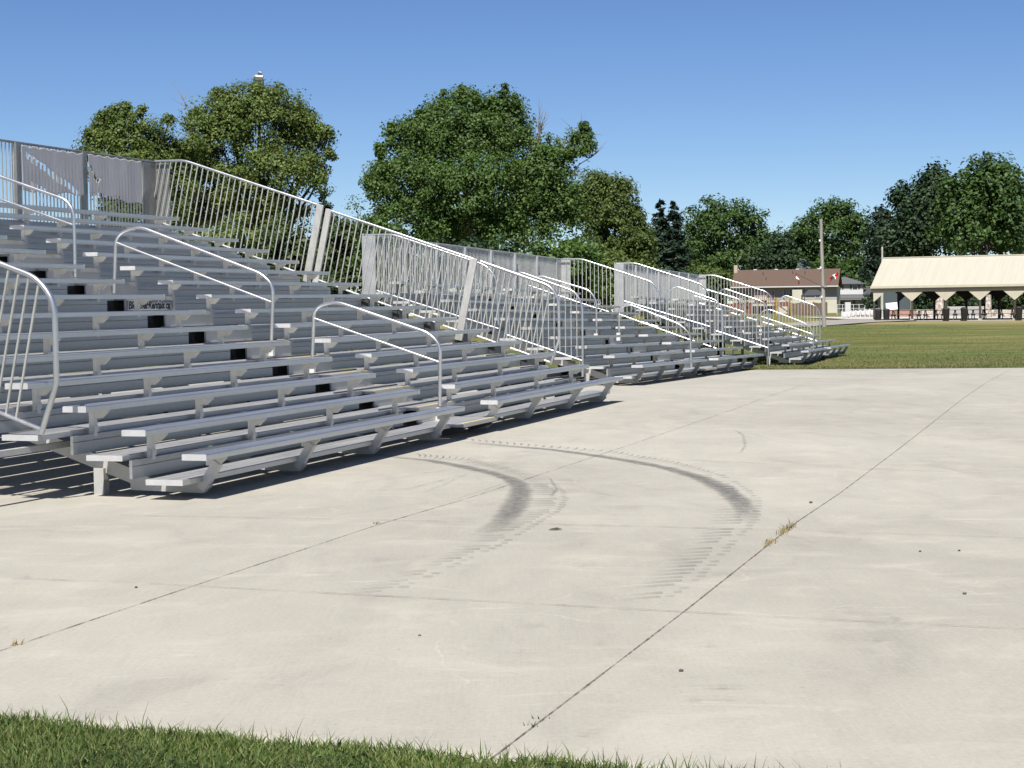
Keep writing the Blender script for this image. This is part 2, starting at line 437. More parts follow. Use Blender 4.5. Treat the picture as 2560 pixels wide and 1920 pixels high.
Boz = ((1850,270),(1940,315),(1990,350),(2030,390),(2036,425),(2012,492),(1950,557),(1880,627),(1800,718),(1700,802),(1600,862))
Biz = ((1650,270),(1740,315),(1795,350),(1815,390),(1815,430),(1782,505),(1702,580),(1616,655),(1522,730),(1450,790),(1370,862))
def treads(outer, inner, y0, y1, step0, step1, seed):
    rr = random.Random(seed); V = []; Fq = []; fd = []; y = y0
    oy = [p[1] for p in outer]; iy = [p[1] for p in inner]
    while y < y1:
        g = (y-y0)/(y1-y0); xo = np.interp(y, oy, [p[0] for p in outer]); xi = np.interp(y, iy, [p[0] for p in inner])
        lo = 1.1 - .6*g**1.2
        for f0, f1, al_ in ((rr.uniform(-.03,.05), rr.uniform(.60,.76), .85), (rr.uniform(.82,.88), rr.uniform(.99,1.06), .75)):
            if rr.random() < .08 + .15*g: continue
            n_ = 5; o = len(V); w = rr.uniform(.7, 1.3)*(.040 if f0 < .5 else .036)*(1+.3*g)
            for k in range(n_+1):
                f = f0 + (f1-f0)*k/n_; x = xi + (xo-xi)*f
                yy = y + 10*g*(1 - 2*f) - 4*math.sin(f*math.pi)*g
                q = zz(x, yy); t = k/n_
                ww = w*(.35 + .65*math.sin(min(1, t*1.4+.08)*math.pi*.62))
                for sg in (-.5, 0, .5):
                    V.append(padpt((q[0], q[1]+ww*sg), .008)); fd.append((1 if sg == 0 else .35)*al_*lo*(.25+.75*t if f0 < .5 else 1)*rr.uniform(.75, 1))
            for k in range(n_):
                for c in (0, 1): Fq.append((o+3*k+c, o+3*k+3+c, o+3*k+4+c, o+3*k+1+c))
        y += step0 + (step1-step0)*g
    return set_fade(mesh_np('tyre_mark', np.array(V), np.array(Fq), M_rung, pad), fd)
treads(Aoz, Aiz, 318, 822, 9, 17, 11); treads(Boz, Biz, 275, 860, 10, 20, 13)
rungs([zz(*q) for q in ((430,172),(700,196),(950,258),(1095,318))], [zz(*q) for q in ((430,188),(640,214),(820,254),(950,312))], 34, 0, 1.0, .026, .02, 21)
rungs([zz(*q) for q in ((680,106),(1000,134),(1350,160),(1650,212),(1850,268))], [zz(*q) for q in ((680,116),(1000,146),(1350,178),(1620,225),(1800,274))], 40, 0, .9, .028, .01, 22)
# thin skids and scuffs
for k, (pp, w, sd) in enumerate((
    ([(0,325),(300,295),(520,262),(640,245)], .02, 1), ([(100,352),(400,340),(600,290),(700,262)], .022, 2), ([(0,470),(300,430),(560,395)], .016, 3),
    ([(560,405),(740,350),(880,305)], .016, 4), ([(250,385),(480,355),(720,255)], .016, 9), ([(960,270),(1060,290),(1090,340),(1060,380)], .03, 5),
    ([(1900,60),(1950,90),(1960,140),(1930,180)], .03, 6))):
    strip('tyre_mark', [zz(*q) for q in pp], w*1.6, M_faint, .012, .4, seed=40+k)
M_scuff = softmat('scuff', (0.163,0.159,0.156,1), .42, .72, .42, (10,10,10))
for k, (x, y, w, h) in enumerate(((1300,1632,120,16),(1470,1836,110,20),(1768,1616,70,24),(2180,1602,110,16),(1330,1565,90,14),(1460,1415,110,14),(1820,1722,220,10),(1770,1752,260,14),(60,1445,90,12),(120,1340,90,10),(950,1400,80,10),(2230,1545,60,20),(1920,1862,60,10),(560,1668,70,16),(2330,1090,60,6),(2440,1060,50,6))):
    P = [gp(x-w/2, y), gp(x, y+h*.2), gp(x+w/2, y)]
    ww = abs(gp(x, y-h/2)[1] - gp(x, y+h/2)[1])
    strip('scuff', P, lambda t, ww=ww: ww*math.sin(max(.08, min(.92, t))*math.pi), M_scuff, .016, .3, seed=60+k)

road = []
M_road = plain('gravel_road', (0.2222, 0.2111, 0.1963), .9, 0, .15, 2)
top = [(1740,832),(1850,823),(1964,810),(2060,802),(2185,795),(2330,790)]; bot = [(1740,848),(1850,838),(1964,821),(2060,815),(2185,806),(2330,800)]
V = []; 
for a, b in zip(top, bot):
    for q in (onground(*b), onground(*a)): V.append((q[0], q[1], terrain(q[1]) + .03))
Fq = [(2*i, 2*i+2, 2*i+3, 2*i+1) for i in range(len(top)-1)]
tag(mesh_np('road', np.array(V), np.array(Fq), M_road), kind='structure')

# ------------------------------------------------------------------ grass blades
def blades(name, pts, hmin, hmax, wid, mat, seed, lean=.5):
    rr = np.random.RandomState(seed); n = len(pts); P = np.array(pts)
    h = rr.uniform(hmin, hmax, n) * (1 + .5*(rr.rand(n) > .93)); a = rr.uniform(0, 2*np.pi, n); la = rr.uniform(0, 2*np.pi, n); le = rr.uniform(.1, lean, n)*h
    dx = np.stack([np.cos(a), np.sin(a), 0*a], 1) * (wid*rr.uniform(.6, 1.3, n))[:, None]/2
    ld = np.stack([np.cos(la)*le, np.sin(la)*le, 0*a], 1); up = np.stack([0*h, 0*h, h], 1)
    m = P + up*.55 + ld*.35; t = P + up + ld
    V = np.stack([P-dx, P+dx, m+dx*.75, m-dx*.75, t+dx*.08, t-dx*.08], 1).reshape(-1, 3)
    i = np.arange(n)*6
    Fq = np.concatenate([np.stack([i, i+1, i+2, i+3], 1), np.stack([i+3, i+2, i+4, i+5], 1)])
    return mesh_np(name, V, Fq, mat)
pts = []
while len(pts) < 80000:
    x = rg.uniform(-2.9, 2.6); y = rg.uniform(4.6, 7.6)
    e = pad_near(x)
    lim = e + .035*math.sin(x*9) + rg.normal(0, .03) + .02
    if y > lim: continue
    if rg.rand() > .25 + .75*min(1, max(0, 1-(lim-y)/2.2)): continue
    pts.append((x, y, .004))
o = blades('grass', pts, .018, .046, .0065, L_blade, 5, 1.2); tag(o, 'short dark green lawn along the near edge of the slab', 'grass', kind='stuff')
pts = []
while len(pts) < 700:
    x = rg.uniform(-2.6, 1.9); y = pad_near(x) + rg.normal(-.02, .05)
    if rg.rand() < .3 + .7*max(0, math.sin(x*2.1+.6)): pts.append((x, y, .002))
o = blades('grass', pts, .04, .085, .0055, L_blade, 8, .7); tag(o, 'taller grass blades hanging over the near slab edge', 'grass', kind='stuff')
cn = 9000; cx_ = rg.uniform(-2.9, 2.2, cn*4); cy_ = np.array([pad_near(x) for x in cx_]) - np.abs(rg.normal(0, .45, cn*4)) - .01
keep = (np.sin(cx_*2.3+1)*np.sin(cy_*4.1+cx_) + .5*np.sin(cx_*7.7)) > .35; cx_ = cx_[keep][:cn]; cy_ = cy_[keep][:cn]; cn = len(cx_)
P = np.stack([cx_, cy_, rg.uniform(.016, .038, cn)], 1); nn_ = np.array([0,0,1.]) + rg.normal(size=(cn,3))*.35; nn_ /= np.linalg.norm(nn_, axis=1)[:, None]
A = np.cross(nn_, rg.normal(size=(cn,3))); A /= np.linalg.norm(A, axis=1)[:, None]; B_ = np.cross(nn_, A); sz_ = rg.uniform(.010, .020, cn)[:, None]
o = mesh_np('clover', np.stack([P-A*sz_*.5, P-B_*sz_*.4, P+A*sz_*.5, P+B_*sz_*.4], 1).reshape(-1, 3), np.arange(cn*4).reshape(cn, 4), L_shrub); tag(o, 'dark clover patches spread through the near lawn', 'clover', kind='stuff')
pts = []
while len(pts) < 5000:
    x = rg.uniform(-2.9, 2.2); y = pad_near(x) - abs(rg.normal(0, .5)) + .02
    if math.sin(x*3.1)+math.sin(y*5+x) > -.2: pts.append((x, y, .004))
o = blades('grass_thatch', pts, .006, .022, .006, L_dry, 9, 2.5); tag(o, 'straw-coloured dead blades lying in the near lawn', 'thatch', kind='stuff')
pts = []
while len(pts) < 42000:
    x = rg.uniform(3, 24); t = rg.rand(); y = pad_far(x) + .02 + 55*t**2.6
    if abs(x) / y > .33: continue
    pts.append((x, y, gz(x, y)))
o = blades('grass', pts, .02, .055, .02, L_fblade, 6, .9); tag(o, 'sun-bleached lawn beyond the far edge of the concrete', 'grass', kind='stuff')

def tuft(name, x, y, n, hgt, mat, label, group, seed, spread=.05):
    rr = np.random.RandomState(seed); q = onground(x, y)
    P = []
    for _ in range(n):
        e = rr.normal(0, spread)*1.6; f = rr.normal(0, .018); P.append((q[0]+e*.306+f*.95, q[1]+e*.95-f*.306, q[2]))
    o = blades(name, P, hgt*.4, hgt, .006, mat, seed, 1.3); tag(o, label, 'weed', group); return o
WG = 'weeds growing in the slab joints'
tuft('weed_tuft', 1965, 1327, 150, .05, L_dry, 'straw-coloured dry weed tuft, largest one in the slab joint right of the tyre marks', WG, 1, .12)
tuft('weed_tuft', 1925, 1358, 70, .035, L_dry, 'small dry weed clump just nearer along the joint than the largest straw tuft', WG, 2, .06)
tuft('weed_tuft', 1352, 1798, 9, .018, L_shrub, 'tiny dark weed in the diagonal joint close to the near lawn', WG, 3, .012)
tuft('weed_tuft', 1330, 1815, 9, .018, L_shrub, 'tiniest weed in the diagonal joint, nearest to the lawn', WG, 4, .012)
tuft('weed_tuft', 42, 1612, 20, .035, L_dry, 'thin pale weed sprouting in the joint at the left picture edge', WG, 5, .015)
tuft('weed_tuft', 940, 1310, 12, .03, L_blade, 'small green sprig in the joint below the first bleacher', WG, 6, .01)

def pebble(x, y, r, label, seed):
    rr = random.Random(seed); q = onground(x, y); b = MB(); prof = []
    for k in range(6):
        w = math.pi*k/5; prof.append((max(.001, r*math.sin(w)), r*.55*(1-math.cos(w))))
    b.lathe(prof, 9); b.v = [(q[0]+vx*rr.uniform(.8,1.2), q[1]+vy*rr.uniform(.8,1.2)*.8, q[2]+vz) for vx, vy, vz in b.v]
    o = b.build('pebble', M_steel if seed % 3 else M_conc, None, True); tag(o, label, 'pebble', 'pebbles lying on the slab')
pebble(1703, 1679, .011, 'dark round pebble lying alone in the right foreground of the slab', 1)
pebble(1049, 1590, .008, 'small dark pebble on the slab left of the diagonal joint', 2)
pebble(2411, 1486, .012, 'dark pebble below the transverse joint at the far right', 4)
pebble(2300, 1380, .010, 'small pebble on the open slab right of the dry weeds', 5)
pebble(2398, 1378, .010, 'small pebble near the right picture edge above the transverse joint', 7)
pebble(340, 1470, .010, 'small pebble on the left part of the slab beside the second joint', 8)
pebble(2027, 1258, .016, 'dark lump on the slab just right of the outer tyre mark', 10)
q = onground(1388, 1325); b = MB()
b.add([(-.055,-.007,.004),(.0,-.018,.012),(.06,.0,.006),(.018,.018,.016),(-.03,.012,.01)], [(0,1,2,3,4)]); b.add([(-.03,-.006,.02),(.012,-.012,.022),(.024,.009,.018)], [(0,1,2)])
b.v = [(q[0]+x, q[1]+y*2, q[2]+z) for x, y, z in b.v]
tag(b.build('dead_leaf', plain('dead_leaf', (.07,.055,.04), .8)), 'dark curled dead leaf between the two tyre mark arcs', 'leaf')

# ------------------------------------------------------------------ bleachers
T = .6096
def frame(x0, y0, z0, th, sl):
    a = math.atan(-sl)
    d = Vector((math.sin(th)*math.cos(a), math.cos(th)*math.cos(a), -math.sin(a))); nn = Vector((-math.cos(th), math.sin(th), 0)); k = d.cross(nn)
    m = Matrix((( d.x, nn.x, k.x, x0), (d.y, nn.y, k.y, y0), (d.z, nn.z, k.z, z0), (0,0,0,1)))
    return m

def rounded(pts, rad=.12, n=5):
    """fillet the inner corners of a (u,z) polyline"""
    P = [Vector(p) for p in pts]; out = [P[0]]
    for a, b, c in zip(P[:-2], P[1:-1], P[2:]):
        r_ = min(rad, (b-a).length*.45, (c-b).length*.45); s = b + (a-b).normalized()*r_; e = b + (c-b).normalized()*r_
        for i in range(n+1):
            t = i/n; out.append(s*(1-t)**2 + b*2*t*(1-t) + e*t*t)
    out.append(P[-1]); return out

def seat_profile(u0, zt, w=.2435, th=.055):
    c = .008
    return [(u0, zt-th), (u0+w, zt-th), (u0+w, zt-c), (u0+w-c, zt), (u0+c, zt), (u0, zt-c)]

def lerp_z(line, u):
    return float(np.interp(u, [p[0] for p in line], [p[1] for p in line]))

def guard_panel(root, s, top, bottom, lean, posts, step=.11, u0=None, u1=None, rr=.024, line=None):
    """sloping side guard: tube top rail (polyline u,z), bottom rail, pickets, flat end posts"""
    pan = MB().tube([(s, p[0], p[1]) for p in rounded(top, .14)], rr, 10).build('guard_panel', M_rail, root, True)
    tl = sorted(line or top, key=lambda p: p[0]); bl = sorted(bottom, key=lambda p: p[0])
    MB().tube([(s, p[0], p[1]) for p in bottom], rr*.75, 8).build('bottom_rail', M_rail, pan, True)
    pk = MB(); u = u0
    while u < u1:
        zt = lerp_z(tl, u)
        if lean:
            # walk down the lean until the bottom rail
            sl_b = (bl[-1][1]-bl[0][1])/(bl[-1][0]-bl[0][0]); h_ = (zt - (bl[0][1] + (u-bl[0][0])*sl_b))/(1 + lean*sl_b)
            ub, zb = u + lean*h_, zt - h_
        else:
            ub, zb = u, bl[0][1] + (u-bl[0][0])*(bl[-1][1]-bl[0][1])/(bl[-1][0]-bl[0][0])
        pk.bar((s, u, zt-.01), (s, ub, zb+.005), .018, .018, (0,1,0)); u += step
    pk.build('pickets', M_picket, pan)
    for (ua, za, ln, wd) in posts:
        lb = lean*ln/math.hypot(1, lean)
        p0 = Vector((s, ua, za)); q0 = p0 + Vector((0, lean, -1)).normalized()*ln
        MB().bar(p0, q0, .055, wd, (0,1,0)).build('post', M_post, pan, False, .004)
    return pan

def handrail(root, s, hoop, mid, foot=True):
    h_ = MB().tube([(s, p[0], p[1]) for p in rounded(hoop, .2, 6)], .024, 12).build('handrail', M_rail, root, True)
    MB().tube([(s, p[0], p[1]) for p in mid], .017, 10).build('mid_rail', M_rail, h_, True)
    if foot:
        for e in (hoop[0], hoop[-1]):
            MB().box(s-.035, s+.035, e[0]-.035, e[0]+.06, e[1]-.22, e[1]-.02).build('mounting_foot', M_brk, h_, False, .006)
    return h_

def bleacher(mat, label, rows, rise, sA, sR, sE, z1, bs, lat, detail, back_u, back_z):
    root = empty('bleacher', mat=mat); tag(root, label, 'bleacher', 'aluminium bleachers in a row along the slab')
    zt = lambda i: z1 + rise*(i-1)
    zf = lambda i: zt(i) - .236
    cnt = 0; rest = MB()
    for i in range(1, rows+1):
        u = (i-1)*T
        for (a, b_) in ((0, sA), (sR, sE)):
            se = MB().prism(seat_profile(u, zt(i)), a, b_).build('seat_plank', M_seat, root)
            cp = seat_profile(u, zt(i)); cp = [(p + (.001 if p > u+.1 else -.001), q_ + (.001 if q_ > zt(i)-.03 else -.001)) for p, q_ in cp]
            for e in (a, b_): MB().prism(cp, e-.004, e+.004).build('end_cap', M_cap, se)
            for s in bs:
                if not (a < s < b_): continue
                zb = zt(i) - .055
                br = MB()
                if detail: br.prism([(u+.012, zb-.001), (u+.215, zb-.001), (u+.212, zb-.082), (u+.085, zb-.082), (u+.012, zb-.014)][::-1], s-.026, s+.016)
                else: br.prism([(u+.02, zb-.001), (u+.225, zb-.001), (u+.20, zb-.05), (u+.10, zb-.05)][::-1], s-.02, s+.02)
                if i == 1:
                    br.bar((s, u+.10, zb-.05), (s, u+.27, .07), .075, .085, (0,1,0))
                else:
                    br.prism([(u+.155, zb-.002), (u+.21, zb-.002), (u+.21, zf(i)-.07), (u+.155, zf(i)-.07)][::-1], s-.030, s+.030)
                    br.box(s-.036, s+.036, u+.146, u+.154, zf(i)-.03, zf(i)+.025).box(s-.042, s-.0305, u+.165, u+.20, zf(i)-.02, zf(i)+.02)
                if cnt < 96: br.build('seat_bracket', M_brk if detail else M_thin, se); cnt += 1
                else: rest.add(br.v, br.f)
            # footboard and riser of this row
            ext0 = lat if (i >= 3 and a == 0) else 0; ext1 = lat if (i >= 3 and b_ == sE) else 0
            f0 = a - ext0 if a == 0 else a + .12; f1 = b_ + ext1 if b_ == sE else b_ + .12
            fb = MB()
            fw = .1225
            for k in range(3):
                x0 = u + .243 + k*(fw+.003)
                fb.prism([(x0, zf(i)-.05), (x0+fw, zf(i)-.05), (x0+fw, zf(i)-.004), (x0+fw-.004, zf(i)), (x0+.004, zf(i)), (x0, zf(i)-.004)], f0, f1)
            fb = fb.build('footboard', M_foot, root)
            for e in (f0, f1): MB().box(e-.004, e+.004, u+.242, u+.243+3*fw+.007, zf(i)-.051, zf(i)+.001).build('end_cap', M_cap, fb)
            if i < rows:
                g0 = (.02 if i < 3 else -ext0+.05) if a == 0 else a + .10
                g1 = (b_ - .02 if i < 3 else b_ + ext1 - .05) if b_ == sE else b_ - .20
                ur = u + .765
                MB().prism([(ur, zf(i)-.002), (ur+.03, zf(i)-.002), (ur+.03, zf(i)+rise-.045), (ur, zf(i)+rise-.045), (ur, zf(i)+rise*.52+.004), (ur+.006, zf(i)+rise*.52), (ur, zf(i)+rise*.52-.004)], g0, g1).build('riser', M_riser, root)
    if rest.v: tag(rest.build('seat_bracket', M_brk, root), kind='stuff')
    # aisle: deck of each step, its riser and yellow nosing
    a0, a1 = sA + .175, sR + .225
    for i in range(1, rows+1):
        u = (i-1)*T
        dk = MB().box(a0, a1, u+.085, u+T+.092, zf(i)-.045, zf(i)).build('aisle_step', M_foot, root)
        MB().box(a0, a1, u+.078, u+.0845, zf(i)-.05, zf(i)-.008).build('step_edge', M_post, dk)
        if detail or i < 4:
            MB().box(a0+.01, a1-.01, u+.086, u+.112, zf(i)+.002, zf(i)+.0045).build('nosing', M_yellow, dk)
        if i < rows:
            MB().box(sA-.6, a1, u+.93, u+.95, zf(i)-.1, zf(i)+rise+.02).build('dark_gap_backing', M_steel, root)  # added dark sheet so the open riser gap reads as shaded
        if i > 1:
            MB().box(a0+.004, a1-.004, u+.095, u+.12, zf(i-1)+.002, zf(i)-.046).build('step_riser', M_post, dk)
        else:
            for s in (a0+.15, a1-.15):
                MB().bar((s, u+.12, zf(1)-.045), (s, u+.45, .05), .05, .09, (0,1,0)).build('step_support', M_steel, dk)
    # sloping stringers under every bracket line, with the flat nose at the ground
    k = rise/T
    for s in bs:
        zl = lambda u: .115 + (u-1.0)*k
        ue = (rows-1)*T + .55
        poly = [(.24, .035), (1.0, .05), (1.003, .115), (ue, zl(ue)), (ue, zl(ue)+.14), (.92, zl(.92)+.14), (.75, zf(1)-.052), (.20, zf(1)-.052), (.17, .10)]
        MB().prism(poly, s-.03, s+.03).build('stringer', M_string, root)
    # square jacks
    for s, u in ((bs[0]-.02, 1.31), (bs[-1]-.02, 1.31), (bs[0]-.02, (rows-3)*T), (bs[3], (rows-3)*T), (bs[5], (rows-3)*T), (bs[-1]-.02, (rows-3)*T)):
        top_z = .115 + (u-1)*k + .03
        lg = MB().box(s-.055, s+.045, u-.05, u+.055, -.02, top_z).build('leg', M_string, root)
        MB().box(s-.04, s+.03, u-.045, u+.04, -.03, .0).build('foot_plate', M_steel, lg)
    # trailer undercarriage
    MB().box(-5.5 if detail else -.2, bs[0]-.03, 1.58, 1.64, .456, .512).build('tow_bar', M_string, root)
    MB().box(.5, sE-.5, 3.2, 3.3, .78, .90).box(.5, sE-.5, 5.0, 5.1, .78, .90).build('chassis_beam', M_string, root)
    for s in (sE*.42, sE*.58):
        w = MB(); w.lathe([(.02,-.1),(.30,-.1),(.34,-.06),(.34,.06),(.30,.1),(.02,.1)], 20)
        w.v = [(s+a, 4.2+c, .335+b_) for a, b_, c in w.v]; wh = w.build('wheel', M_rubber, root, True)
        w = MB(); w.lathe([(.02,-.11),(.17,-.11),(.17,.11),(.02,.11)], 14); w.v = [(s+a, 4.2+c, .335+b_) for a, b_, c in w.v]; w.build('rim', M_string, wh)
    if detail:
        for i in range(3, 9):
            u = (i-1)*T; bx_ = MB().box(sE+.44, sE+.92, u+.66, u+.95, zf(i)-.01, zf(i)+.165).build('end_box', M_steel, root)
            MB().box(sE+.43, sE+.93, u+.65, u+.96, zf(i)+.166, zf(i)+.175).build('lid', M_post, bx_)
        for i in range(1, 9): MB().box(sE-1.0, sE+.25, (i-1)*T+.93, (i-1)*T+.95, zf(i)-.1, zf(i)+rise+.02).build('dark_gap_backing', M_steel, root)  # added dark backing for the shaded openings at the right end
        sk0, sk1 = 1.6, 8.6; zl = lambda u: .115 + (u-1.0)*k
        MB().prism([(sk0, zl(sk0)-.42), (sk1, zl(sk1)-.42), (sk1, zl(sk1)-.002), (sk0, zl(sk0)-.002)], bs[-1]-.012, bs[-1]+.012).build('dark_fill_plate', M_steel, root)  # added dark plate, stands for the gloom under the right end
    # back guard
    GM = M_guard if detail else M_guard2
    zb0 = zt(rows) - .22
    s0, s1 = -lat, sE + lat
    bg = MB().tube([(s0, back_u, back_z), (s1, back_u, back_z)], .022, 8).build('back_guard', GM, root, True)
    MB().tube([(s0, back_u, zb0), (s1, back_u, zb0)], .018, 8).build('bottom_rail', GM, bg, True)
    pk = MB(); s = s0 + .06
    while s < s1 - .3:
        pk.box(s-.009, s+.009, back_u-.009, back_u+.009, zb0, back_z-.01); s += .108
    pk.build('pickets', M_picket if detail else M_guard2, bg)
    sp = 2.055; s = sE - .12 - sp
    while s > -.1:
        MB().box(s-.055, s+.055, back_u-.06, back_u+.03, zb0-.35, back_z-.004).build('post', GM, bg); s -= sp
    for (e0, e1) in ((s0-.01, s0+.36), (s1-.47, s1+.01)):
        outer = e0 if e0 < 0 else e1
        MB().box(e0, e1, back_u-.02, back_u+.02, zb0-.45, back_z-.025).box(outer-.018, outer+.018, back_u-.30, back_u-.02, zb0-.45, back_z-.025).build('corner_sheet', GM, bg)
    return root

E1 = dict(rows=15, rise=.213, sA=7.034, sR=8.393, sE=15.375, z1=.43)
b1 = bleacher(frame(-2.7521, 15.7218, -.0013, .3096, .0124), 'largest aluminium bleacher, nearest one, fifteen rows with leaning side guards and torn tarps', **E1,
              bs=[.42, 2.53, 4.56, 6.62, 8.66, 10.6, 12.8, 14.85], lat=.42, detail=True, back_u=9.25, back_z=4.50)
E2 = dict(rows=10, rise=.2047, sA=6.62, sR=8.014, sE=14.609, z1=.43)
b2 = bleacher(frame(2.748, 36.7838, .2274, .3157, -.0043), 'middle ten-row aluminium bleacher standing at the far end of the slab', **E2,
              bs=[.42, 2.4, 4.35, 6.2, 8.4, 10.3, 12.3, 14.1], lat=.32, detail=False, back_u=6.19, back_z=3.30)
E3 = dict(rows=10, rise=.1995, sA=5.85, sR=7.18, sE=15.282, z1=.43)
b3 = bleacher(frame(9.4057, 55.4984, .1561, .2766, -.0018), 'farthest ten-row aluminium bleacher standing on the lawn', **E3,
              bs=[.42, 2.3, 4.1, 5.6, 7.6, 9.9, 12.2, 14.8], lat=.32, detail=False, back_u=6.19, back_z=3.30)

for s in (-.43, 15.72):
    z_ = lambda u: 4.51 - (8.6-u)*.335
    bt = lambda u: 2.24 + (u-5.96)*.352
    guard_panel(b1, s, [(9.2, 4.51), (8.6, 4.51), (5.86, z_(5.86))], [(9.3, bt(9.3)), (6.15, bt(6.15))], .22, [(5.80, z_(5.80)+.02, 1.45, .135)], .112, 5.95, 9.1)
    guard_panel(b1, s, [(5.66, z_(5.66)-.03), (2.78, z_(2.78)-.045)], [(6.0, bt(6.0)), (3.1, bt(3.1))], .22, [(5.63, z_(5.63)-.01, 1.45, .115), (2.82, z_(2.82)-.03, 1.50, .135)], .112, 2.94, 5.56)
    guard_panel(b1, s, [(2.70, 2.49), (1.42, 2.035), (1.25, 1.82), (1.25, 1.08), (1.31, .93), (1.42, .64)], [(3.0, 1.23), (1.40, .67)], .22, [], .104, 1.40, 2.68, .027, [(1.30, 1.99), (2.70, 2.49)])
handrail(b1, 7.9, [(.655, .38), (.634, 1.2), (.80, 1.36), (2.14, 1.80), (2.46, 1.72), (2.5, 1.036)], [(2.475, 1.575), (.645, .965)])
handrail(b1, 7.9, [(3.11, 1.274), (3.07, 2.03), (3.24, 2.19), (5.15, 2.90), (5.50, 2.78), (5.55, 1.956)], [(5.52, 2.68), (3.10, 1.80)])
handrail(b1, 7.9, [(6.172, 2.193), (6.167, 3.13), (6.29, 3.30), (8.25, 3.97), (8.55, 3.88), (8.58, 3.1)], [(8.55, 3.74), (6.18, 2.936)])
for b, sE, hs in ((b2, 14.609, 7.3), (b3, 15.282, 6.6)):
    for s in (-.25, sE + .22):
        guard_panel(b, s, [(2.92, .75), (2.92, 2.20), (2.66, 2.44), (1.40, 1.99), (1.24, 1.72), (1.24, .19)], [(2.92, 1.09), (1.24, .53)], 0, [], .125, 1.36, 2.88, .024, [(1.24, 1.72), (1.40, 1.99), (2.66, 2.44), (2.92, 2.20)])
        guard_panel(b, s, [(6.15, 3.29), (5.52, 3.29), (3.38, 2.58), (3.14, 2.30), (3.10, 1.30)], [(6.15, 2.15), (3.1, 1.22)], 0, [], .125, 3.24, 6.1, .024, [(3.14, 2.30), (3.38, 2.58), (5.52, 3.29), (6.15, 3.29)])
    handrail(b, hs, [(.55, .196), (.57, 1.05), (.83, 1.29), (2.13, 1.81), (2.40, 1.72), (2.41, 1.11)], [(2.40, 1.56), (.57, .90)])
    handrail(b, hs, [(3.0, 1.094), (3.0, 1.93), (3.18, 2.18), (4.50, 2.58), (4.80, 2.46), (4.83, 1.7)], [(4.81, 2.33), (3.0, 1.72)])

# lettering sticker on an aisle riser of the first bleacher
def text_mesh(name, body, size, mat, parent, mtx, offset, shear=.28, extrude=.0006):
    cu = bpy.data.curves.new(name, 'FONT'); cu.body = body; cu.size = size; cu.offset = offset; cu.shear = shear; cu.extrude = extrude; cu.space_character = 1.02
    cu.resolution_u = 3
    tmp = bpy.data.objects.new('tmp', cu); C.objects.link(tmp); bpy.context.view_layer.update()
    me = bpy.data.meshes.new_from_object(tmp.evaluated_get(bpy.context.evaluated_depsgraph_get())); bpy.data.objects.remove(tmp); bpy.data.curves.remove(cu)
    me.materials.clear(); me.materials.append(mat)
    o = bpy.data.objects.new(name, me); C.objects.link(o); o.parent = parent; o.matrix_local = mtx; return o
zfoot = lambda i: .43 + .213*(i-1) - .236
ui = 8*T + .095 - .003
st = MB().box(7.235, 8.55, ui-.001, ui+.002, zfoot(8)+.004, zfoot(9)-.05).build('sticker', plain('sticker_grey', (.16,.165,.17), .6), b1)
mt = lambda dy, dz=0: Matrix.Translation((7.27, ui-dy, zfoot(8)+.046+dz)) @ Matrix.Rotation(R(90), 4, 'X')
text_mesh('lettering_outline', 'BleacherRentals.ca', .152, M_white, st, mt(.003), .0150)
text_mesh('lettering', 'BleacherRentals.ca', .152, M_black, st, mt(.006), .0072)

# torn tarps hanging on the back guard
def tarpmat():
    M = Mat('grey_mesh_tarp')
    n = M.noise(M.mapped((7,1,.7)), 1.2, 5, .6)
    M.base(M.ramp(n, [(.3, (.42,.42,.44)), (.7, (.58,.58,.61))])); M.set(Roughness=.7, Alpha=.93)
    M.p.inputs['Transmission Weight'].default_value = 0
    t = M.node('ShaderNodeBsdfTranslucent'); t.inputs[0].default_value = (.5,.5,.52,1)
    mx = M.node('ShaderNodeMixShader'); mx.inputs[0].default_value = .45
    M.link(M.p.outputs[0], mx.inputs[1]); M.link(t.outputs[0], mx.inputs[2]); M.link(mx.outputs[0], M.out.inputs[0])
    return M.m
M_tarp = tarpmat()
def tarp(s0, s1, zt, zb0, zb1, label, holes, seed):
    rr = random.Random(seed); nx, nz = 150, 40; mtx = b1.matrix_world; V = []; Fq = []
    for j in range(nz+1):
        for i in range(nx+1):
            a = i/nx; c = j/nz; zb = zb0 + (zb1-zb0)*a + .02*math.sin(a*17+seed)*(1 if 0 < i < nx else 0)
            rip = .018*math.sin((s0+(s1-s0)*a)*58) * (.4+.6*c) + .03*math.sin(a*6+c*3+seed)*c
            V.append(mtx @ Vector((s0+(s1-s0)*a, 9.19 - .03 - abs(rip)*.10, zt + (zb-zt)*c + .012*math.sin(a*40)*(1-c))))
    for j in range(nz):
        for i in range(nx):
            a, c = (i+.5)/nx, (j+.5)/nz
            if any(h_(a, c) for h_ in holes): continue
            k = j*(nx+1)+i; Fq.append((k, k+1, k+nx+2, k+nx+1))
    o = mesh_np('tarpaulin', np.array([tuple(v) for v in V]), np.array(Fq), M_tarp)
    sm = o.modifiers.new('solid', 'SOLIDIFY'); sm.thickness = .003
    tag(o, label, 'tarp', 'grey tarps hung on the back guard of the first bleacher')
slit = lambda a, c: (.03 < a < .9) and abs(c - (.12 + a*.93)) < .075 and (c < 1) and (math.sin(a*2*math.pi*15) > .1)
slit2 = lambda a, c: (.1 < a < .5) and c > .62 + a*.9 and (math.sin(a*2*math.pi*15) > .2)
diag = lambda a, c: .10 < a < .34 and abs(c - (.07 + a*.9)) < .02
tarp(11.20, 13.08, 4.45, 3.70, 3.73, 'ripped grey tarp with a diagonal row of slits, left of two on the guard', [slit, slit2, diag], 2)
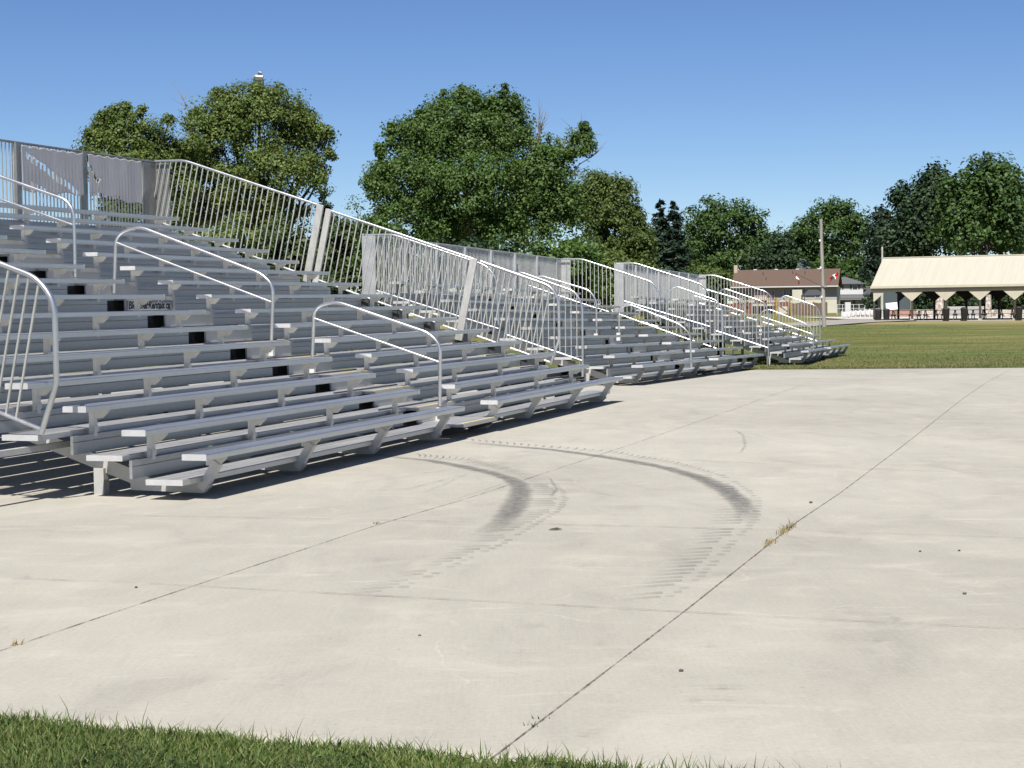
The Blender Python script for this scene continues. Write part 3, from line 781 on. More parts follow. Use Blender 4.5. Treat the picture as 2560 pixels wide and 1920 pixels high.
tri = lambda a, c: (.02 < a < .16) and abs(c - (.2 + a*3.2)) < .05*(1-a*3) + .02
tri2 = lambda a, c: .14 < a < .22 and .55 < c < .55 + .16*(1-(a-.14)/.09)
frn = lambda a, c: c > .93 and math.sin(a*2*math.pi*15) > .0 and a < .6
tarp(13.27, 15.12, 4.46, 3.74, 3.66, 'grey tarp with a small triangular hole, right of the two beside the corner sheet', [tri, tri2, frn], 5)

# ------------------------------------------------------------------ trees
def crown(name, lobes, n_clump, per, leaf, rc, mat, parent, seed, shell=.55, up=.25, flat=.8):
    rr = np.random.RandomState(seed); L = np.array(lobes, float)
    w = (L[:,3]*L[:,4] + L[:,3]*L[:,5] + L[:,4]*L[:,5]); w = np.maximum(w, w.sum()*.006); w /= w.sum()
    li = rr.choice(len(L), n_clump, p=w)
    d = rr.normal(size=(n_clump, 3)); d /= np.linalg.norm(d, axis=1)[:, None]
    d[:, 2] = np.where(d[:, 2] < -.55, -d[:, 2]*.6, d[:, 2])
    rad = (shell + (1.06-shell)*rr.rand(n_clump)**.6) * (1 + .13*rr.normal(size=n_clump)*(rr.rand(n_clump) > .6))
    cc = L[li, :3] + d*rad[:, None]*L[li, 3:6]
    rcs = np.minimum(rc*rr.uniform(.5, 1.35, n_clump), np.maximum(L[li, 3]*1.25, .16))
    n = n_clump*per
    off = rr.normal(size=(n, 3)); off /= np.linalg.norm(off, axis=1)[:, None]; off *= (rr.rand(n)**.5)[:, None]
    off[:, 2] *= flat
    P = np.repeat(cc, per, 0) + off*np.repeat(rcs, per)[:, None]
    nr = off*.9 + np.repeat(d, per, 0)*.5 + rr.normal(size=(n, 3))*.55 + np.array([0, 0, up*2])
    nr /= np.linalg.norm(nr, axis=1)[:, None]
    rv = rr.normal(size=(n, 3)); a = np.cross(nr, rv); a /= np.linalg.norm(a, axis=1)[:, None]; b = np.cross(nr, a)
    sz = leaf*rr.uniform(.55, 1.35, n)[:, None]
    fold = nr*sz*.12
    V = np.stack([P - a*sz*.5, P - b*sz*.36 + fold, P + a*sz*.55, P + b*sz*.36 + fold], 1).reshape(-1, 3)
    Fq = np.arange(n*4).reshape(n, 4)
    return mesh_np(name, V, Fq, mat, parent), cc

def limb(mb, p, q, r0, r1, rr, sag=.12):
    p = np.array(p, float); q = np.array(q, float); pts = []
    L = np.linalg.norm(q-p)
    for k in range(6):
        t = k/5; pts.append(p + (q-p)*t + np.array([rr.normal(0,.04), rr.normal(0,.04), math.sin(t*math.pi)*sag])*L*.5*(0 < k < 5))
    mb.tube(pts, r0, 7, r1)

def tree(name, base, h, lobes, n_clump, per, leaf, rc, mat, label, group=None, seed=1, trunk=.25, shell=.5, up=.25, cat='tree'):
    """lobes relative to the base"""
    root = empty(name, base); tag(root, label, cat, group)
    rr = np.random.RandomState(seed+100)
    co, cc = crown('crown', lobes, n_clump, per, leaf, rc, mat, root, seed, shell, up)
    tb = MB(); ptop = np.array([0, 0, h*.62])
    tb.tube([(0,0,-.3), (trunk*.2, 0, h*.12), (-trunk*.2, trunk*.2, h*.3), tuple(ptop)], trunk*1.15, 10, trunk*.35)
    for l in lobes:
        limb(tb, (0, 0, h*rr.uniform(.14, .36)), (l[0], l[1], l[2]), trunk*.45, trunk*.10, rr)
    idx = rr.choice(len(cc), min(len(cc), 46), replace=False)
    for k in idx:
        l = np.array(lobes)[rr.randint(len(lobes))]
        c0 = cc[k]; j = np.argmin([np.linalg.norm((c0 - np.array(m[:3]))) for m in lobes])
        limb(tb, lobes[j][:3], c0, trunk*.12, trunk*.03, rr, .05)
    tb.build('trunk', M_bark, root, True)
    return root

def pxlobes(base, Y, items):
    """lobes given as picture ellipses (cx, cy, rx, ry, depth offset) at distance Y"""
    out = []
    for cx, cy, rx, ry, dy in items:
        p = atY(cx, cy, Y+dy); k = (Y+dy)/F
        out.append((p[0]-base[0], p[1]-base[1], p[2]-base[2], rx*k, max(rx, ry)*k*.8, ry*k))
    return out
S = 2560/2212
def T_(x, y): return (x*S, y*S)
def base_at(x, Y):
    r = ray(x, 800); p = CAM + r*(Y/r[1]); return np.array([p[0], p[1], terrain(Y)])

def pxtree(name, xc, Y, items, n_clump, per, leaf, rc, mat, label, group=None, seed=1, trunk=.25, shell=.5, up=.25, cat='tree'):
    """items in the 2212 px working picture"""
    bs_ = base_at(xc*S, Y); lb = pxlobes(bs_, Y, [(a*S, b_*S, c*S, d*S, e) for a, b_, c, d, e in items])
    h = max(l[2]+l[5] for l in lb)
    return tree(name, tuple(bs_), h, lb, n_clump, per, leaf, rc, mat, label, group, seed, trunk, shell, up, cat), bs_

t1, _ = pxtree('deciduous_tree', 560, 100, [(560,268,110,78,0),(640,300,70,70,1),(470,300,80,70,-1),(600,380,95,70,-2),(470,400,80,60,-1),(540,470,130,80,-1),(430,345,55,50,0),(660,365,38,46,0),(525,230,70,45,0),(400,455,60,60,0),(470,212,14,18,0),(600,208,20,16,0),(700,290,18,20,0),(712,330,10,24,0),(690,385,14,20,0),(660,245,16,16,0),(430,250,12,22,0)],
       820, 92, .15, .68, L_olive, 'tall yellow-green tree with a floodlight sticking out above its crown', None, 21, .38, .45)
t1b, _ = pxtree('deciduous_tree', 270, 95, [(270,300,75,60,0),(215,320,45,45,0),(330,305,48,52,0),(280,370,90,60,-1),(300,470,100,80,0),(250,255,40,25,0),(350,360,40,50,0),(272,232,8,12,0),(310,240,10,14,0),(190,290,16,16,0),(172,320,10,10,0),(392,340,48,50,1),(385,400,50,50,1),(365,265,10,16,0)],
       500, 84, .145, .58, L_olive, 'yellow-green bushy tree rising behind the torn tarps', None, 22, .30, .45)
t2, t2b = pxtree('deciduous_tree', 1010, 90, [(1000,300,120,85,0),(1090,290,70,80,1),(930,300,75,65,0),(880,390,80,75,-1),(1010,420,140,90,-2),(1150,400,85,90,0),(1000,230,45,38,0),(1085,230,32,32,0),(940,250,28,30,0),(860,300,28,32,0),(1190,340,45,40,0),(1255,310,22,32,0),(880,480,95,60,-1),(1040,510,150,60,-1),(1180,480,80,70,0),(820,400,38,50,0),(1215,430,50,60,0),(1000, 206, 6.0, 30, 0),(957, 228, 6.0, 32, 0),(1089, 210, 6.6, 32, 0),(1114, 222, 4.8, 24, 0),(846, 292, 7.199999999999999, 34, 0),(822, 342, 8.4, 34, 0),(905, 256, 8.4, 28, 0),(1240,335,18,14,0),(1262,285,10,20,0),(1268,318,12,10,0),(1032, 212, 7.199999999999999, 26, 0),(800,400,16,30,0)],
       1350, 95, .142, .64, L_maple, 'big dark green maple standing behind the middle bleacher', None, 23, .42, .45)
pxtree('deciduous_tree', 1310, 112, [(1310,440,65,60,0),(1330,500,70,60,0),(1270,450,45,60,0),(1290,400,30,32,0),(1345,420,20,30,0),(1330,560,75,50,0),(1380,530,35,45,0)],
       420, 96, .165, .62, L_bronze, 'bronze-green tree at the right shoulder of the big maple', None, 24, .28, .45)
# shrubs and low trees seen through the pickets
SG = 'bushes behind the bleachers'
for k, (x, y, rx, ry, Y, m, lab) in enumerate((
    (450,560,110,80,62,L_olive,'yellow-green bush seen through the pickets of the top side guard'),
    (610,560,90,90,64,L_shrub,'dark bush behind the first side guard post'),
    (745,530,62,70,66,L_shrub,'round bush between the first bleacher and the maple'),
    (830,550,60,75,63,L_maple,'bush under the left side of the maple'),
    (1330,600,90,50,72,L_olive,'low bush behind the right end of the middle bleacher'),
    (1000,560,120,50,68,L_dark,'dark hedge-like bush under the maple'),
    (1240,560,50,55,72,L_maple,'bush filling the gap between the maple and the bronze tree'),
    (1170,570,110,50,70,L_maple,'green bush under the right side of the maple'),
    (1480,640,90,45,78,L_dark,'low dark bush behind the guard of the farthest bleacher'),
    (690,650,110,60,60,L_shrub,'low bush under the second side guard of the first bleacher'),
    (300,570,120,85,62,L_shrub,'bush behind the top rows of the first bleacher'))):
    pxtree('bush', x, Y, [(x,y,rx,ry,0),(x-rx*.4,y+ry*.4,rx*.7,ry*.7,0),(x+rx*.4,y+ry*.4,rx*.7,ry*.7,0),(x,y+ry*1.0,rx*1.15,ry*.9,0)], 210, 40, .17, .42, m, lab, SG, 30+k, .1, .3, cat='bush')

def spruce(xc, ytop, ybot, wid, Y, mat, label, seed, n=3600, leaf=.5, group='conifers in the tree line'):
    """cone of drooping boughs; px in the 2212 px picture"""
    bs_ = base_at(xc*S, Y); top = atY(xc*S, ytop*S, Y)[2]; z0 = max(bs_[2], atY(xc*S, ybot*S, Y)[2]); H = top - bs_[2]; W = wid*S*Y/F/2
    root = empty('spruce_tree', tuple(bs_)); tag(root, label, 'tree', group)
    rr = np.random.RandomState(seed); V = []; per = 22; nb = n//per; P = []; Nn = []
    for k in range(nb):
        t = 1 - (1 - rr.rand())**.62; z = (z0-bs_[2]) + (H-(z0-bs_[2]))*t
        a = rr.uniform(0, 2*np.pi); Lb = W*(1-t)**.85*rr.uniform(.65, 1.12) + .25
        dr = np.array([math.cos(a), math.sin(a), 0])
        for j in range(per):
            f = rr.rand()**.7; p = dr*Lb*f + np.array([0, 0, z - .25*Lb*f + .22*Lb*f*f]) + rr.normal(size=3)*np.array([.18, .18, .13])*(.5+Lb*.25)
            P.append(p); nn = np.array([0, 0, 1.]) + dr*.5 + rr.normal(size=3)*.45; Nn.append(nn/np.linalg.norm(nn))
    P = np.array(P); Nn = np.array(Nn); m = len(P)
    rv = rr.normal(size=(m, 3)); A = np.cross(Nn, rv); A /= np.linalg.norm(A, axis=1)[:, None]; B = np.cross(Nn, A)
    sz = leaf*rr.uniform(.6, 1.3, m)[:, None]
    V = np.stack([P-A*sz*.6, P-B*sz*.22, P+A*sz*.6, P+B*sz*.22], 1).reshape(-1, 3)
    mesh_np('crown', V, np.arange(m*4).reshape(m, 4), mat, root)
    MB().tube([(0,0,-.3), (0,0,H*.5), (0,0,H*.97)], .28, 8, .03).build('trunk', M_bark, root, True)

spruce(705, 418, 560, 70, 140, L_spruce, 'dark spruce tip rising between the willow and the maple', 51, 3200, .40)
spruce(1428, 432, 640, 110, 205, L_spruce, 'left spruce of the pair at the left end of the far tree line', 52, 6000, .6)
spruce(1458, 434, 640, 90, 200, L_spruce, 'right spruce of the pair at the left end of the far tree line', 53, 5200, .6)
spruce(1735, 560, 610, 40, 236, L_blue, 'small blue-grey spruce peeping over the brown roof', 54, 1600, .5)

FG = 'broadleaf trees of the far tree line'
far = [
 ('wide rounded green tree behind the brown-roofed house', 1565, 262, [(1570,500,85,62,0),(1510,520,50,60,0),(1630,530,45,60,0),(1560,580,110,60,0),(1600,470,45,38,0),(1530,465,45,32,0)], L_green),
 ('green tree directly left of the spruce pair, half behind the bronze tree', 1405, 240, [(1400,560,60,60,0),(1440,590,60,50,0),(1420,530,35,40,0)], L_dark),
 ('leafy tree behind the utility pole top', 1800, 258, [(1795,500,70,68,0),(1740,530,55,60,0),(1845,520,42,66,0),(1790,590,95,55,0),(1810,455,40,26,0)], L_green),
 ('green tree filling the gap behind the grey-roofed house', 1850, 246, [(1850,610,55,50,0),(1800,620,60,40,0),(1890,600,35,50,0)], L_green),
 ('dull dark tree between the rounded tree and the pole tree', 1670, 252, [(1672,580,50,60,0),(1650,610,60,40,0),(1690,540,25,40,0)], L_dark),
 ('dark pointed tree at the left corner of the pavilion roof', 1915, 205, [(1910,530,30,70,0),(1915,590,45,50,0),(1905,480,17,28,0)], L_spruce),
 ('dark spiky tree with a stepped outline above the pavilion roof', 1990, 196, [(1975,470,40,60,0),(2010,440,42,60,0),(1960,530,55,60,0),(2020,400,28,40,0),(1945,430,20,30,0)], L_dark),
 ('tallest green tree at the right picture edge above the pavilion', 2120, 190, [(2110,440,65,70,0),(2150,420,55,70,0),(2090,500,75,60,0),(2165,500,50,60,0),(2130,380,45,42,0),(2185,420,26,50,0),(2060,430,30,50,0)], L_green),
 ('tree cut by the right picture edge behind the pavilion roof', 2230, 200, [(2240,500,60,70,0),(2260,450,40,50,0)], L_dark),
 ('dark tree in the second row behind the rounded tree', 1620, 300, [(1600,560,80,70,0),(1660,590,60,60,0),(1540,600,70,60,0)], L_dark),
 ('dark tree in the second row behind the dull gap tree', 1700, 310, [(1690,555,50,55,0),(1722,575,40,60,0),(1655,590,40,50,0)], L_dark),
 ('dark tree in the second row behind the spruce pair', 1470, 310, [(1480,560,60,65,0),(1430,580,50,55,0)], L_dark),
 ('dark tree in the second row behind the pole tree', 1790, 300, [(1780,560,80,70,0),(1850,570,60,60,0),(1720,590,50,60,0)], L_dark),
 ('dark tree in the second row behind the pavilion ridge', 2050, 255, [(2040,520,80,70,0),(2110,520,70,70,0),(1960,560,60,60,0)], L_dark),
 ('dark tree in the second row at the right picture edge', 2190, 255, [(2180,510,60,80,0),(2230,520,50,70,0)], L_dark),
 ('low dark tree behind the chimney of the brown-roofed house', 1500, 236, [(1490,610,80,40,0),(1540,625,70,32,0),(1450,600,60,45,0)], L_bronze),
]
for k, (lab, xc, Y, items, m) in enumerate(far):
    pxtree('deciduous_tree', xc, Y, items, 420 if len(items) > 3 else 260, 40, .42, 1.25, m, lab, FG, 70+k, .35, .3, .3)

# bare twigs
def twigs(root, base, Y, items, seed, n=14):
    rr = np.random.RandomState(seed); mb = MB()
    for (x0, y0, x1, y1) in items:
        a = atY(x0*S, y0*S, Y) - base; e = atY(x1*S, y1*S, Y) - base
        limb(mb, a, e, .05, .012, rr, .06)
        for k in range(n):
            t = rr.uniform(.2, .95); p = a + (e-a)*t; d = (e-a)*rr.uniform(.15, .4); L = np.linalg.norm(d)
            q = p + d*.7 + rr.normal(size=3)*L*.38
            limb(mb, p, q, .022, .006, rr, .04)
    mb.build('bare_branch', M_twig, root, True)
twigs(t2, t2b, 90, [(1140,380,1180,240),(1180,390,1260,270),(1200,400,1290,330),(1160,360,1165,245),(1190,370,1230,290)], 3)
twigs(t1, np.array(t1.location), 100, [(440,330,392,205),(460,320,420,225),(440,340,400,280)], 4, 9)

# ------------------------------------------------------------------ poles, flags, floodlight
M_wood = Mat('weathered_wood'); 
_n = M_wood.noise(M_wood.mapped((14,14,.8)), 1.2, 5, .6); M_wood.base(M_wood.ramp(_n, [(.3,(.17,.16,.145)),(.7,(.30,.285,.26))])); M_wood.set(Roughness=.85); M_wood = M_wood.m
Yp = 100.0
pb = onground(1780.5*S, 706*S); Yp = pb[1]; ptop = atY(1773*S, 473*S, Yp)
up_ = empty('utility_pole', tuple(pb)); tag(up_, 'weathered wooden utility pole standing on the lawn left of the pavilion', 'utility pole')
MB().tube([(0,0,-.4), tuple((ptop-pb)*.5), tuple(ptop-pb)], .125, 12, .085).build('pole', M_wood, up_, True)
br = atY(1781*S, 622*S, Yp) - pb
MB().tube([(br[0]-.1, br[1]-.1, br[2]), (br[0]+.12, br[1]-.16, br[2]+.02)], .03, 6).build('bracket', M_steel, up_)
for zz_ in (.28, .55, .8): 
    c = (ptop-pb)*zz_; MB().box(c[0]-.17, c[0]-.09, c[1]-.2, c[1]-.1, c[2]-.05, c[2]+.05).build('insulator', M_white, up_)
M_red = plain('flag_red', (.62,.03,.03), .7); M_fwhite = plain('flag_white', (.85,.85,.85), .7, 0, .03)
def flag(p_tip, hang, label):
    root = empty('flag', tuple(p_tip)); tag(root, label, 'flag', 'flags on the utility pole')
    stf = MB().tube([tuple(np.array([br[0], br[1]-.12, br[2]]) + pb - p_tip), (0,0,0)], .018, 6).build('flagstaff', M_steel, root)
    # cloth hung from the staff: three bands
    n_, m_ = 18, 8
    parts = {0: MB(), 1: MB(), 2: MB()}
    def pt(a, c):
        d = np.array(hang[0])*a; w_ = np.array(hang[1])*c
        p = d + w_ + np.array([.04*math.sin(a*9+c*3), .10*math.sin(a*7+c*2.2), .03*math.sin(a*11)])
        return tuple(p)
    for i in range(n_):
        for j in range(m_):
            a0, a1, c0, c1 = i/n_, (i+1)/n_, j/m_, (j+1)/m_
            k = 0 if i < n_*.27 else (2 if i >= n_*.73 else 1)
            parts[k].add([pt(a0,c0), pt(a1,c0), pt(a1,c1), pt(a0,c1)], [(0,1,2,3)])
    for k, m in ((0, M_red), (1, M_fwhite), (2, M_red)):
        o = parts[k].build('cloth', m, root, True); sm = o.modifiers.new('s', 'SOLIDIFY'); sm.thickness = .006
    lf = MB()
    leaf = [(0,-.3),(.03,-.08),(.2,-.12),(.15,-.03),(.3,.1),(.18,.13),(.2,.2),(.08,.14),(.1,.3),(.0,.42),(-.1,.3),(-.08,.14),(-.2,.2),(-.18,.13),(-.3,.1),(-.15,-.03),(-.2,-.12),(-.03,-.08)]
    for sg in (-.02, .02):
        vs = []
        for x, y in leaf:
            q = np.array(pt(.5 + y*.45, .5 + x)); vs.append((q[0], q[1]+sg*1.0, q[2]))
        lf.add(vs, [tuple(range(len(leaf)))])
    lf.build('maple_leaf', M_red, root)
q = atY(1718*S, 590*S, Yp-.2); q2 = atY(1809*S, 588*S, Yp-.2)
flag(q, ((.16, 0, -.52), (.15, 0.05, -.14)), 'red and white flag hanging limp on the left of the pole')
flag(q2, ((-.42, .02, -.26), (.05, .05, -.28)), 'white and red flag billowing on the right of the pole')

pb2 = base_at(1906*S, 150); tp2 = atY(1905.5*S, 533*S, 150)
o = empty('utility_pole', tuple(pb2)); tag(o, 'pale post top showing above the left end of the pavilion roof', 'utility pole')
MB().tube([(0,0,-.3), (0,0,tp2[2]-pb2[2])], .09, 8, .075).build('pole', plain('pale_post', (.33,.33,.28), .8), o, True)

Yf = 106; fb_ = base_at(566*S, Yf); ft = atY(566*S, 190*S, Yf)
o = empty('floodlight_pole', tuple(fb_)); tag(o, 'floodlight pole whose lamps clear the top of the yellow-green tree', 'floodlight')
H = ft[2]-fb_[2]
MB().tube([(0,0,-.3), (0,0,H)], .14, 8, .08).build('pole', M_steel, o, True)
MB().tube([(-.30,0,H+.0),(-.32,0,H+.5),(.30,0,H+.5),(.30,0,H+.05),(0,0,H-.12),(-.30,0,H)], .035, 6).build('yoke', M_steel, o)
M_shell = plain('lamp_shell', (.20,.20,.195), .4, .2)
for dx, dz, sc_, ry in ((.03, .50, .82, .10), (-.20, .62, .45, -.5), (.08, .86, .38, .3)):
    rot = Matrix.Translation((dx, 0, H+dz)) @ Matrix.Rotation(ry, 4, 'Y') @ Matrix.Rotation(R(12), 4, 'X') @ Matrix.Scale(sc_, 4)
    w = MB().prism([(-.10,-.04), (.22,-.10), (.22,.30), (-.02,.34), (-.12,.22)], -.28, .28); w.v = [tuple(rot @ Vector(v)) for v in w.v]
    lh = w.build('lamp_head', M_shell, o, False, .02)
    w = MB().box(-.31, .31, -.18, .22, -.34, -.05); w.v = [tuple(rot @ Vector(v)) for v in w.v]; w.build('visor', M_steel, lh)

# ------------------------------------------------------------------ pavilion
al = R(25); P0 = atY(2185, 802.5, 130)
pav = empty('pavilion', (P0[0], P0[1], P0[2]), -al); tag(pav, 'open picnic pavilion with a cream metal roof and dark posts', 'pavilion')
PINV = (Matrix.Translation(Vector(P0)) @ Matrix.Rotation(-al, 4, 'Z')).inverted()
def ploc(x, y, Y):
    return PINV @ Vector(atY(x, y, Y))
M_proof = Mat('cream_ribbed_metal'); 
_w = M_proof.node('ShaderNodeTexWave'); _w.bands_direction = 'X'; _w.inputs['Scale'].default_value = 1.1; M_proof.link(M_proof.tc.outputs['Object'], _w.inputs['Vector'])
_n = M_proof.noise(M_proof.mapped((3,.3,.3)), 1, 4)
M_proof.base(M_proof.ramp(_n, [(.3,(.345,.328,.272)),(.7,(.375,.358,.302))])); M_proof.bump(_w.outputs['Fac'], .22, .02); M_proof.set(Roughness=.5); M_proof = M_proof.m
M_cream = plain('cream_siding', (0.3852, 0.3593, 0.2815), .7, 0, .06, 2)
M_pdark = plain('dark_timber_and_shade', (.045,.035,.028), .8, 0, .3, 4)  # dark posts, and the painted shade of the rear boards
M_gutter = plain('brown_gutter', (.03,.022,.02), .6)
M_floor = plain('pavilion_floor', (0.3111, 0.3037, 0.2963), .85, 0, .1, 2)
D2 = 4.0; OV = .14; zE = 2.42; zR = 4.72; LEN = 26.0; x0 = -.18
bay = [0, 2.80] + [2.80 + 2.45*k for k in range(1, 9)]
sl = (zR-zE)/(D2+OV)
rf = MB()
for sg in (0, 1):
    y0, y1 = (-OV, D2) if sg == 0 else (2*D2+OV, D2)
    V = [(x0-.05, y0, zE), (LEN, y0, zE), (LEN, y1, zR), (x0-.05, y1, zR), (x0-.05, y0, zE+.06), (LEN, y0, zE+.06), (LEN, y1, zR+.06), (x0-.05, y1, zR+.06)]
    rf.add(V, [(0,1,2,3),(4,7,6,5),(0,4,5,1),(1,5,6,2),(2,6,7,3),(3,7,4,0)])
roof = rf.build('roof', M_proof, pav)
MB().box(x0-.06, LEN, -OV-.05, -OV+.0, zE-.02, zE+.15).build('eave_trim', M_cream, roof)
MB().box(x0-.02, LEN, -OV-.03, -OV+.06, zE-.14, zE-.022).build('gutter', M_gutter, roof)
MB().box(x0-.04, LEN, D2-.12, D2+.12, zR+.03, zR+.10).build('ridge_cap', M_cream, roof)
MB().prism([(-.02, zE-.02), (2*D2+.02, zE-.02), (D2, zR-.08)], x0+.1, x0+.16).build('gable', M_cream, pav)
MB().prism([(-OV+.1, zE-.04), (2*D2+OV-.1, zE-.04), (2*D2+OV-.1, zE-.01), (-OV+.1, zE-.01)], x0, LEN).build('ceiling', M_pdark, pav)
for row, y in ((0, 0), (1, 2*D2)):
    mat = M_cream if row == 0 else M_pdark  # rear row painted dark for the shade under the roof
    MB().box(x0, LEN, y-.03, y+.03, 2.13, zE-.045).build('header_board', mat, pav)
    for k, x in enumerate(bay):
        po = MB().box(x-.075, x+.075, y-.07 + .10, y+.08+.10, .12, 2.3).build('post', M_pdark, pav)
        MB().box(x-.13, x+.13, y-.03, y+.23, -.06, .13).build('post_footing', M_floor, po)
        w0 = -.05 if k == 0 else -.82
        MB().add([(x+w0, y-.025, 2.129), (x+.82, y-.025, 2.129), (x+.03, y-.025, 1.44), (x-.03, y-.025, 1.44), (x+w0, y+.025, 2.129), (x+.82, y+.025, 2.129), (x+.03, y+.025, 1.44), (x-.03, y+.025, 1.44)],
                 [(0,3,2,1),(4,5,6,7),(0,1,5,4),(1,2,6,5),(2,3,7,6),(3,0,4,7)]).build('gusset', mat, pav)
MB().box(x0-.1, LEN, -.2, 2*D2+.3, -.25, .02).build('floor', M_floor, pav)
# bright gravel yard behind it
V = []
for x, y in ((-4, 8.4), (30, 8.4), (30, 30), (-14, 30)):
    p = Matrix.Translation(Vector(P0)) @ Matrix.Rotation(-al, 4, 'Z') @ Vector((x, y, 0)); V.append((p.x, p.y, terrain(p.y)+.06))
tag(mesh_np('gravel_yard', np.array(V), np.array([(0,1,2,3)]), plain('pale_gravel', (.40,.38,.355), .9, 0, .08, 1)), kind='structure')
PM = Matrix.Translation(Vector(P0)) @ Matrix.Rotation(-al, 4, 'Z')
def pworld(x, y, z=0): return tuple(PM @ Vector((x, y, z)))

def copy_tree(o, parent=None):
    c = o.copy(); C.objects.link(c)
    if parent is not None: c.parent = parent
    for ch in list(o.children): copy_tree(ch, c)
    return c
M_table = plain('dark_table_wood', (.055,.042,.033), .75, 0, .25, 4)
pt_ = empty('picnic_table', pworld(1.6, 1.4, .02), -al)
for y in (-.28, -.093, .093, .28): MB().box(-.95, .95, y-.085, y+.085, .72, .755).build('tabletop', M_table, pt_)
for y in (-.72, .72): MB().box(-.95, .95, y-.13, y+.13, .42, .455).build('bench', M_table, pt_)
for x in (-.65, .65):
    MB().bar((x, -.62, 0), (x, -.15, .72), .09, .05, (1,0,0)).bar((x, .62, 0), (x, .15, .72), .09, .05, (1,0,0)).bar((x, -.8, .38), (x, .8, .38), .045, .08).build('leg_frame', M_table, pt_)
PG = 'dark picnic tables under the pavilion'
tl = ['first dark picnic table from the left under the pavilion, behind the two bins', 'second dark picnic table from the left under the pavilion', 'third dark picnic table from the left, beside the black bin', 'fourth dark picnic table from the left under the pavilion', 'fifth dark picnic table under the pavilion near the right picture edge']
for k, x in enumerate((1.75, 4.1, 6.3, 8.3, 10.6)):
    o = pt_ if k == 0 else copy_tree(pt_); o.location = pworld(x, 1.5 + .15*(k % 2), .02); tag(o, tl[k], 'picnic table', PG)
back = ['picnic table in the rear row behind the left tables', 'picnic table in the rear row behind the stone pillar gap', 'picnic table in the rear row toward the right picture edge']
for k, x in enumerate((3.0, 6.6, 9.9)):
    o = copy_tree(pt_); o.location = pworld(x, 4.6, .02); tag(o, back[k], 'picnic table', PG)

M_bin = plain('black_plastic', (.018,.018,.02), .45)
bin_ = empty('garbage_bin', pworld(.6, -.45), -al)
MB().lathe([(.20,0),(.215,.02),(.245,.72),(.255,.74),(.255,.76)], 18).build('drum', M_bin, bin_, True)
ld = MB().lathe([(.262,.745),(.265,.80),(.24,.84),(.12,.90),(.02,.905)], 18).build('lid', M_bin, bin_, True)
MB().box(-.09, .09, -.27, -.20, .78, .86).build('flap', M_steel, ld)
for k, (px_, lab) in enumerate(((2195.5, 'black bin at the left corner post of the pavilion'), (2215.5, 'black bin standing right of the corner bin, below the white sign'), (2365, 'black bin in front of the third pavilion post'), (2410, 'black bin between the third and fourth pavilion posts'), (2547, 'black bin at the right picture edge by the pavilion'))):
    o = bin_ if k == 0 else copy_tree(bin_)
    for t in np.arange(-1, 18, .02):
        w_ = pworld(t, -.42)
        a = ray(px_, 800)
        if w_[0]/w_[1] >= a[0]/a[1]: break
    o.location = (w_[0], w_[1], P0[2]-.01 + .006*t); o.scale = (1.0, 1.0, 1.02); tag(o, lab, 'garbage bin', 'black garbage bins along the pavilion')
sg = empty('sign_board', pworld(1.35, -.05), -al); tag(sg, 'tilted white sign board behind the two black bins at the pavilion', 'sign')
b = MB(); b.box(-.42, .42, -.02, .02, 0, .52); rot = Matrix.Rotation(R(-5), 4, 'Y'); b.v = [tuple(rot @ Vector(v) + Vector((0, 0, .82))) for v in b.v]; bo = b.build('board', M_fwhite, sg)
b = MB()
for k in range(3): b.box(-.2+.02*k, .2-.03*k, -.026, -.021, .16+.07*k, .19+.07*k)
b.v = [tuple(rot @ Vector(v) + Vector((0, 0, .82))) for v in b.v]; b.build('faded_print', plain('faded_print', (.45,.47,.5), .6), bo)
MB().box(-.3, -.26, .025, .06, 0, 1.2).box(.26, .3, .025, .06, 0, 1.2).build('stake', M_table, sg)

# stone pillars and low walls behind
M_stone = Mat('field_stone')
_v = M_stone.node('ShaderNodeTexVoronoi'); _v.inputs['Scale'].default_value = 5; M_stone.link(M_stone.tc.outputs['Object'], _v.inputs['Vector'])
M_stone.base(M_stone.ramp(_v.outputs['Color'], [(.1,(.16,.13,.11)),(.4,(.33,.28,.24)),(.7,(.45,.41,.37)),(.95,(.24,.22,.21))])); M_stone.bump(_v.outputs['Distance'], .6, .05); M_stone.set(Roughness=.9); M_stone = M_stone.m
def gpos(x, Y, dz=0): q = base_at(x, Y); return (q[0], q[1], q[2]+dz)
for k, (x, w_, h_, lab) in enumerate(((2349, .72, 2.1, 'tapered fieldstone pillar behind the third pavilion bay'), (2471, .50, 1.9, 'narrow fieldstone pillar behind the fifth pavilion bay'))):
    b = MB(); b.add([(-w_/2,-.3,-.2),(w_/2,-.3,-.2),(w_/2,.3,-.2),(-w_/2,.3,-.2),(-w_*.3,-.25,h_),(w_*.36,-.25,h_),(w_*.36,.25,h_),(-w_*.3,.25,h_)], [(0,3,2,1),(4,5,6,7),(0,1,5,4),(1,2,6,5),(2,3,7,6),(3,0,4,7)])
    o = b.build('stone_pillar', M_stone, None, False, .03); o.location = gpos(x, 144); o.rotation_euler = (0, 0, -al); tag(o, lab, 'stone pillar', 'fieldstone pillars behind the pavilion')
o = MB().box(-.9, .7, -.2, .2, -.2, .72).build('stone_wall', M_stone, None, False, .03); o.location = gpos(2317, 147); tag(o, 'low fieldstone wall left of the tapered pillar', 'stone wall', 'low stone walls behind the pavilion')
o = MB().box(-1.0, 2.6, -.2, .2, -.2, .66).build('stone_wall', M_stone, None, False, .03); o.location = gpos(2505, 147); tag(o, 'low fieldstone wall right of the narrow pillar', 'stone wall', 'low stone walls behind the pavilion')
o = MB().box(-1.6, 1.7, -.15, .15, -.2, .92).build('concrete_wall', M_floor, None, False, .02); o.location = gpos(2412, 158); tag(o, 'pale concrete wall seen through the middle bays of the pavilion', 'wall')
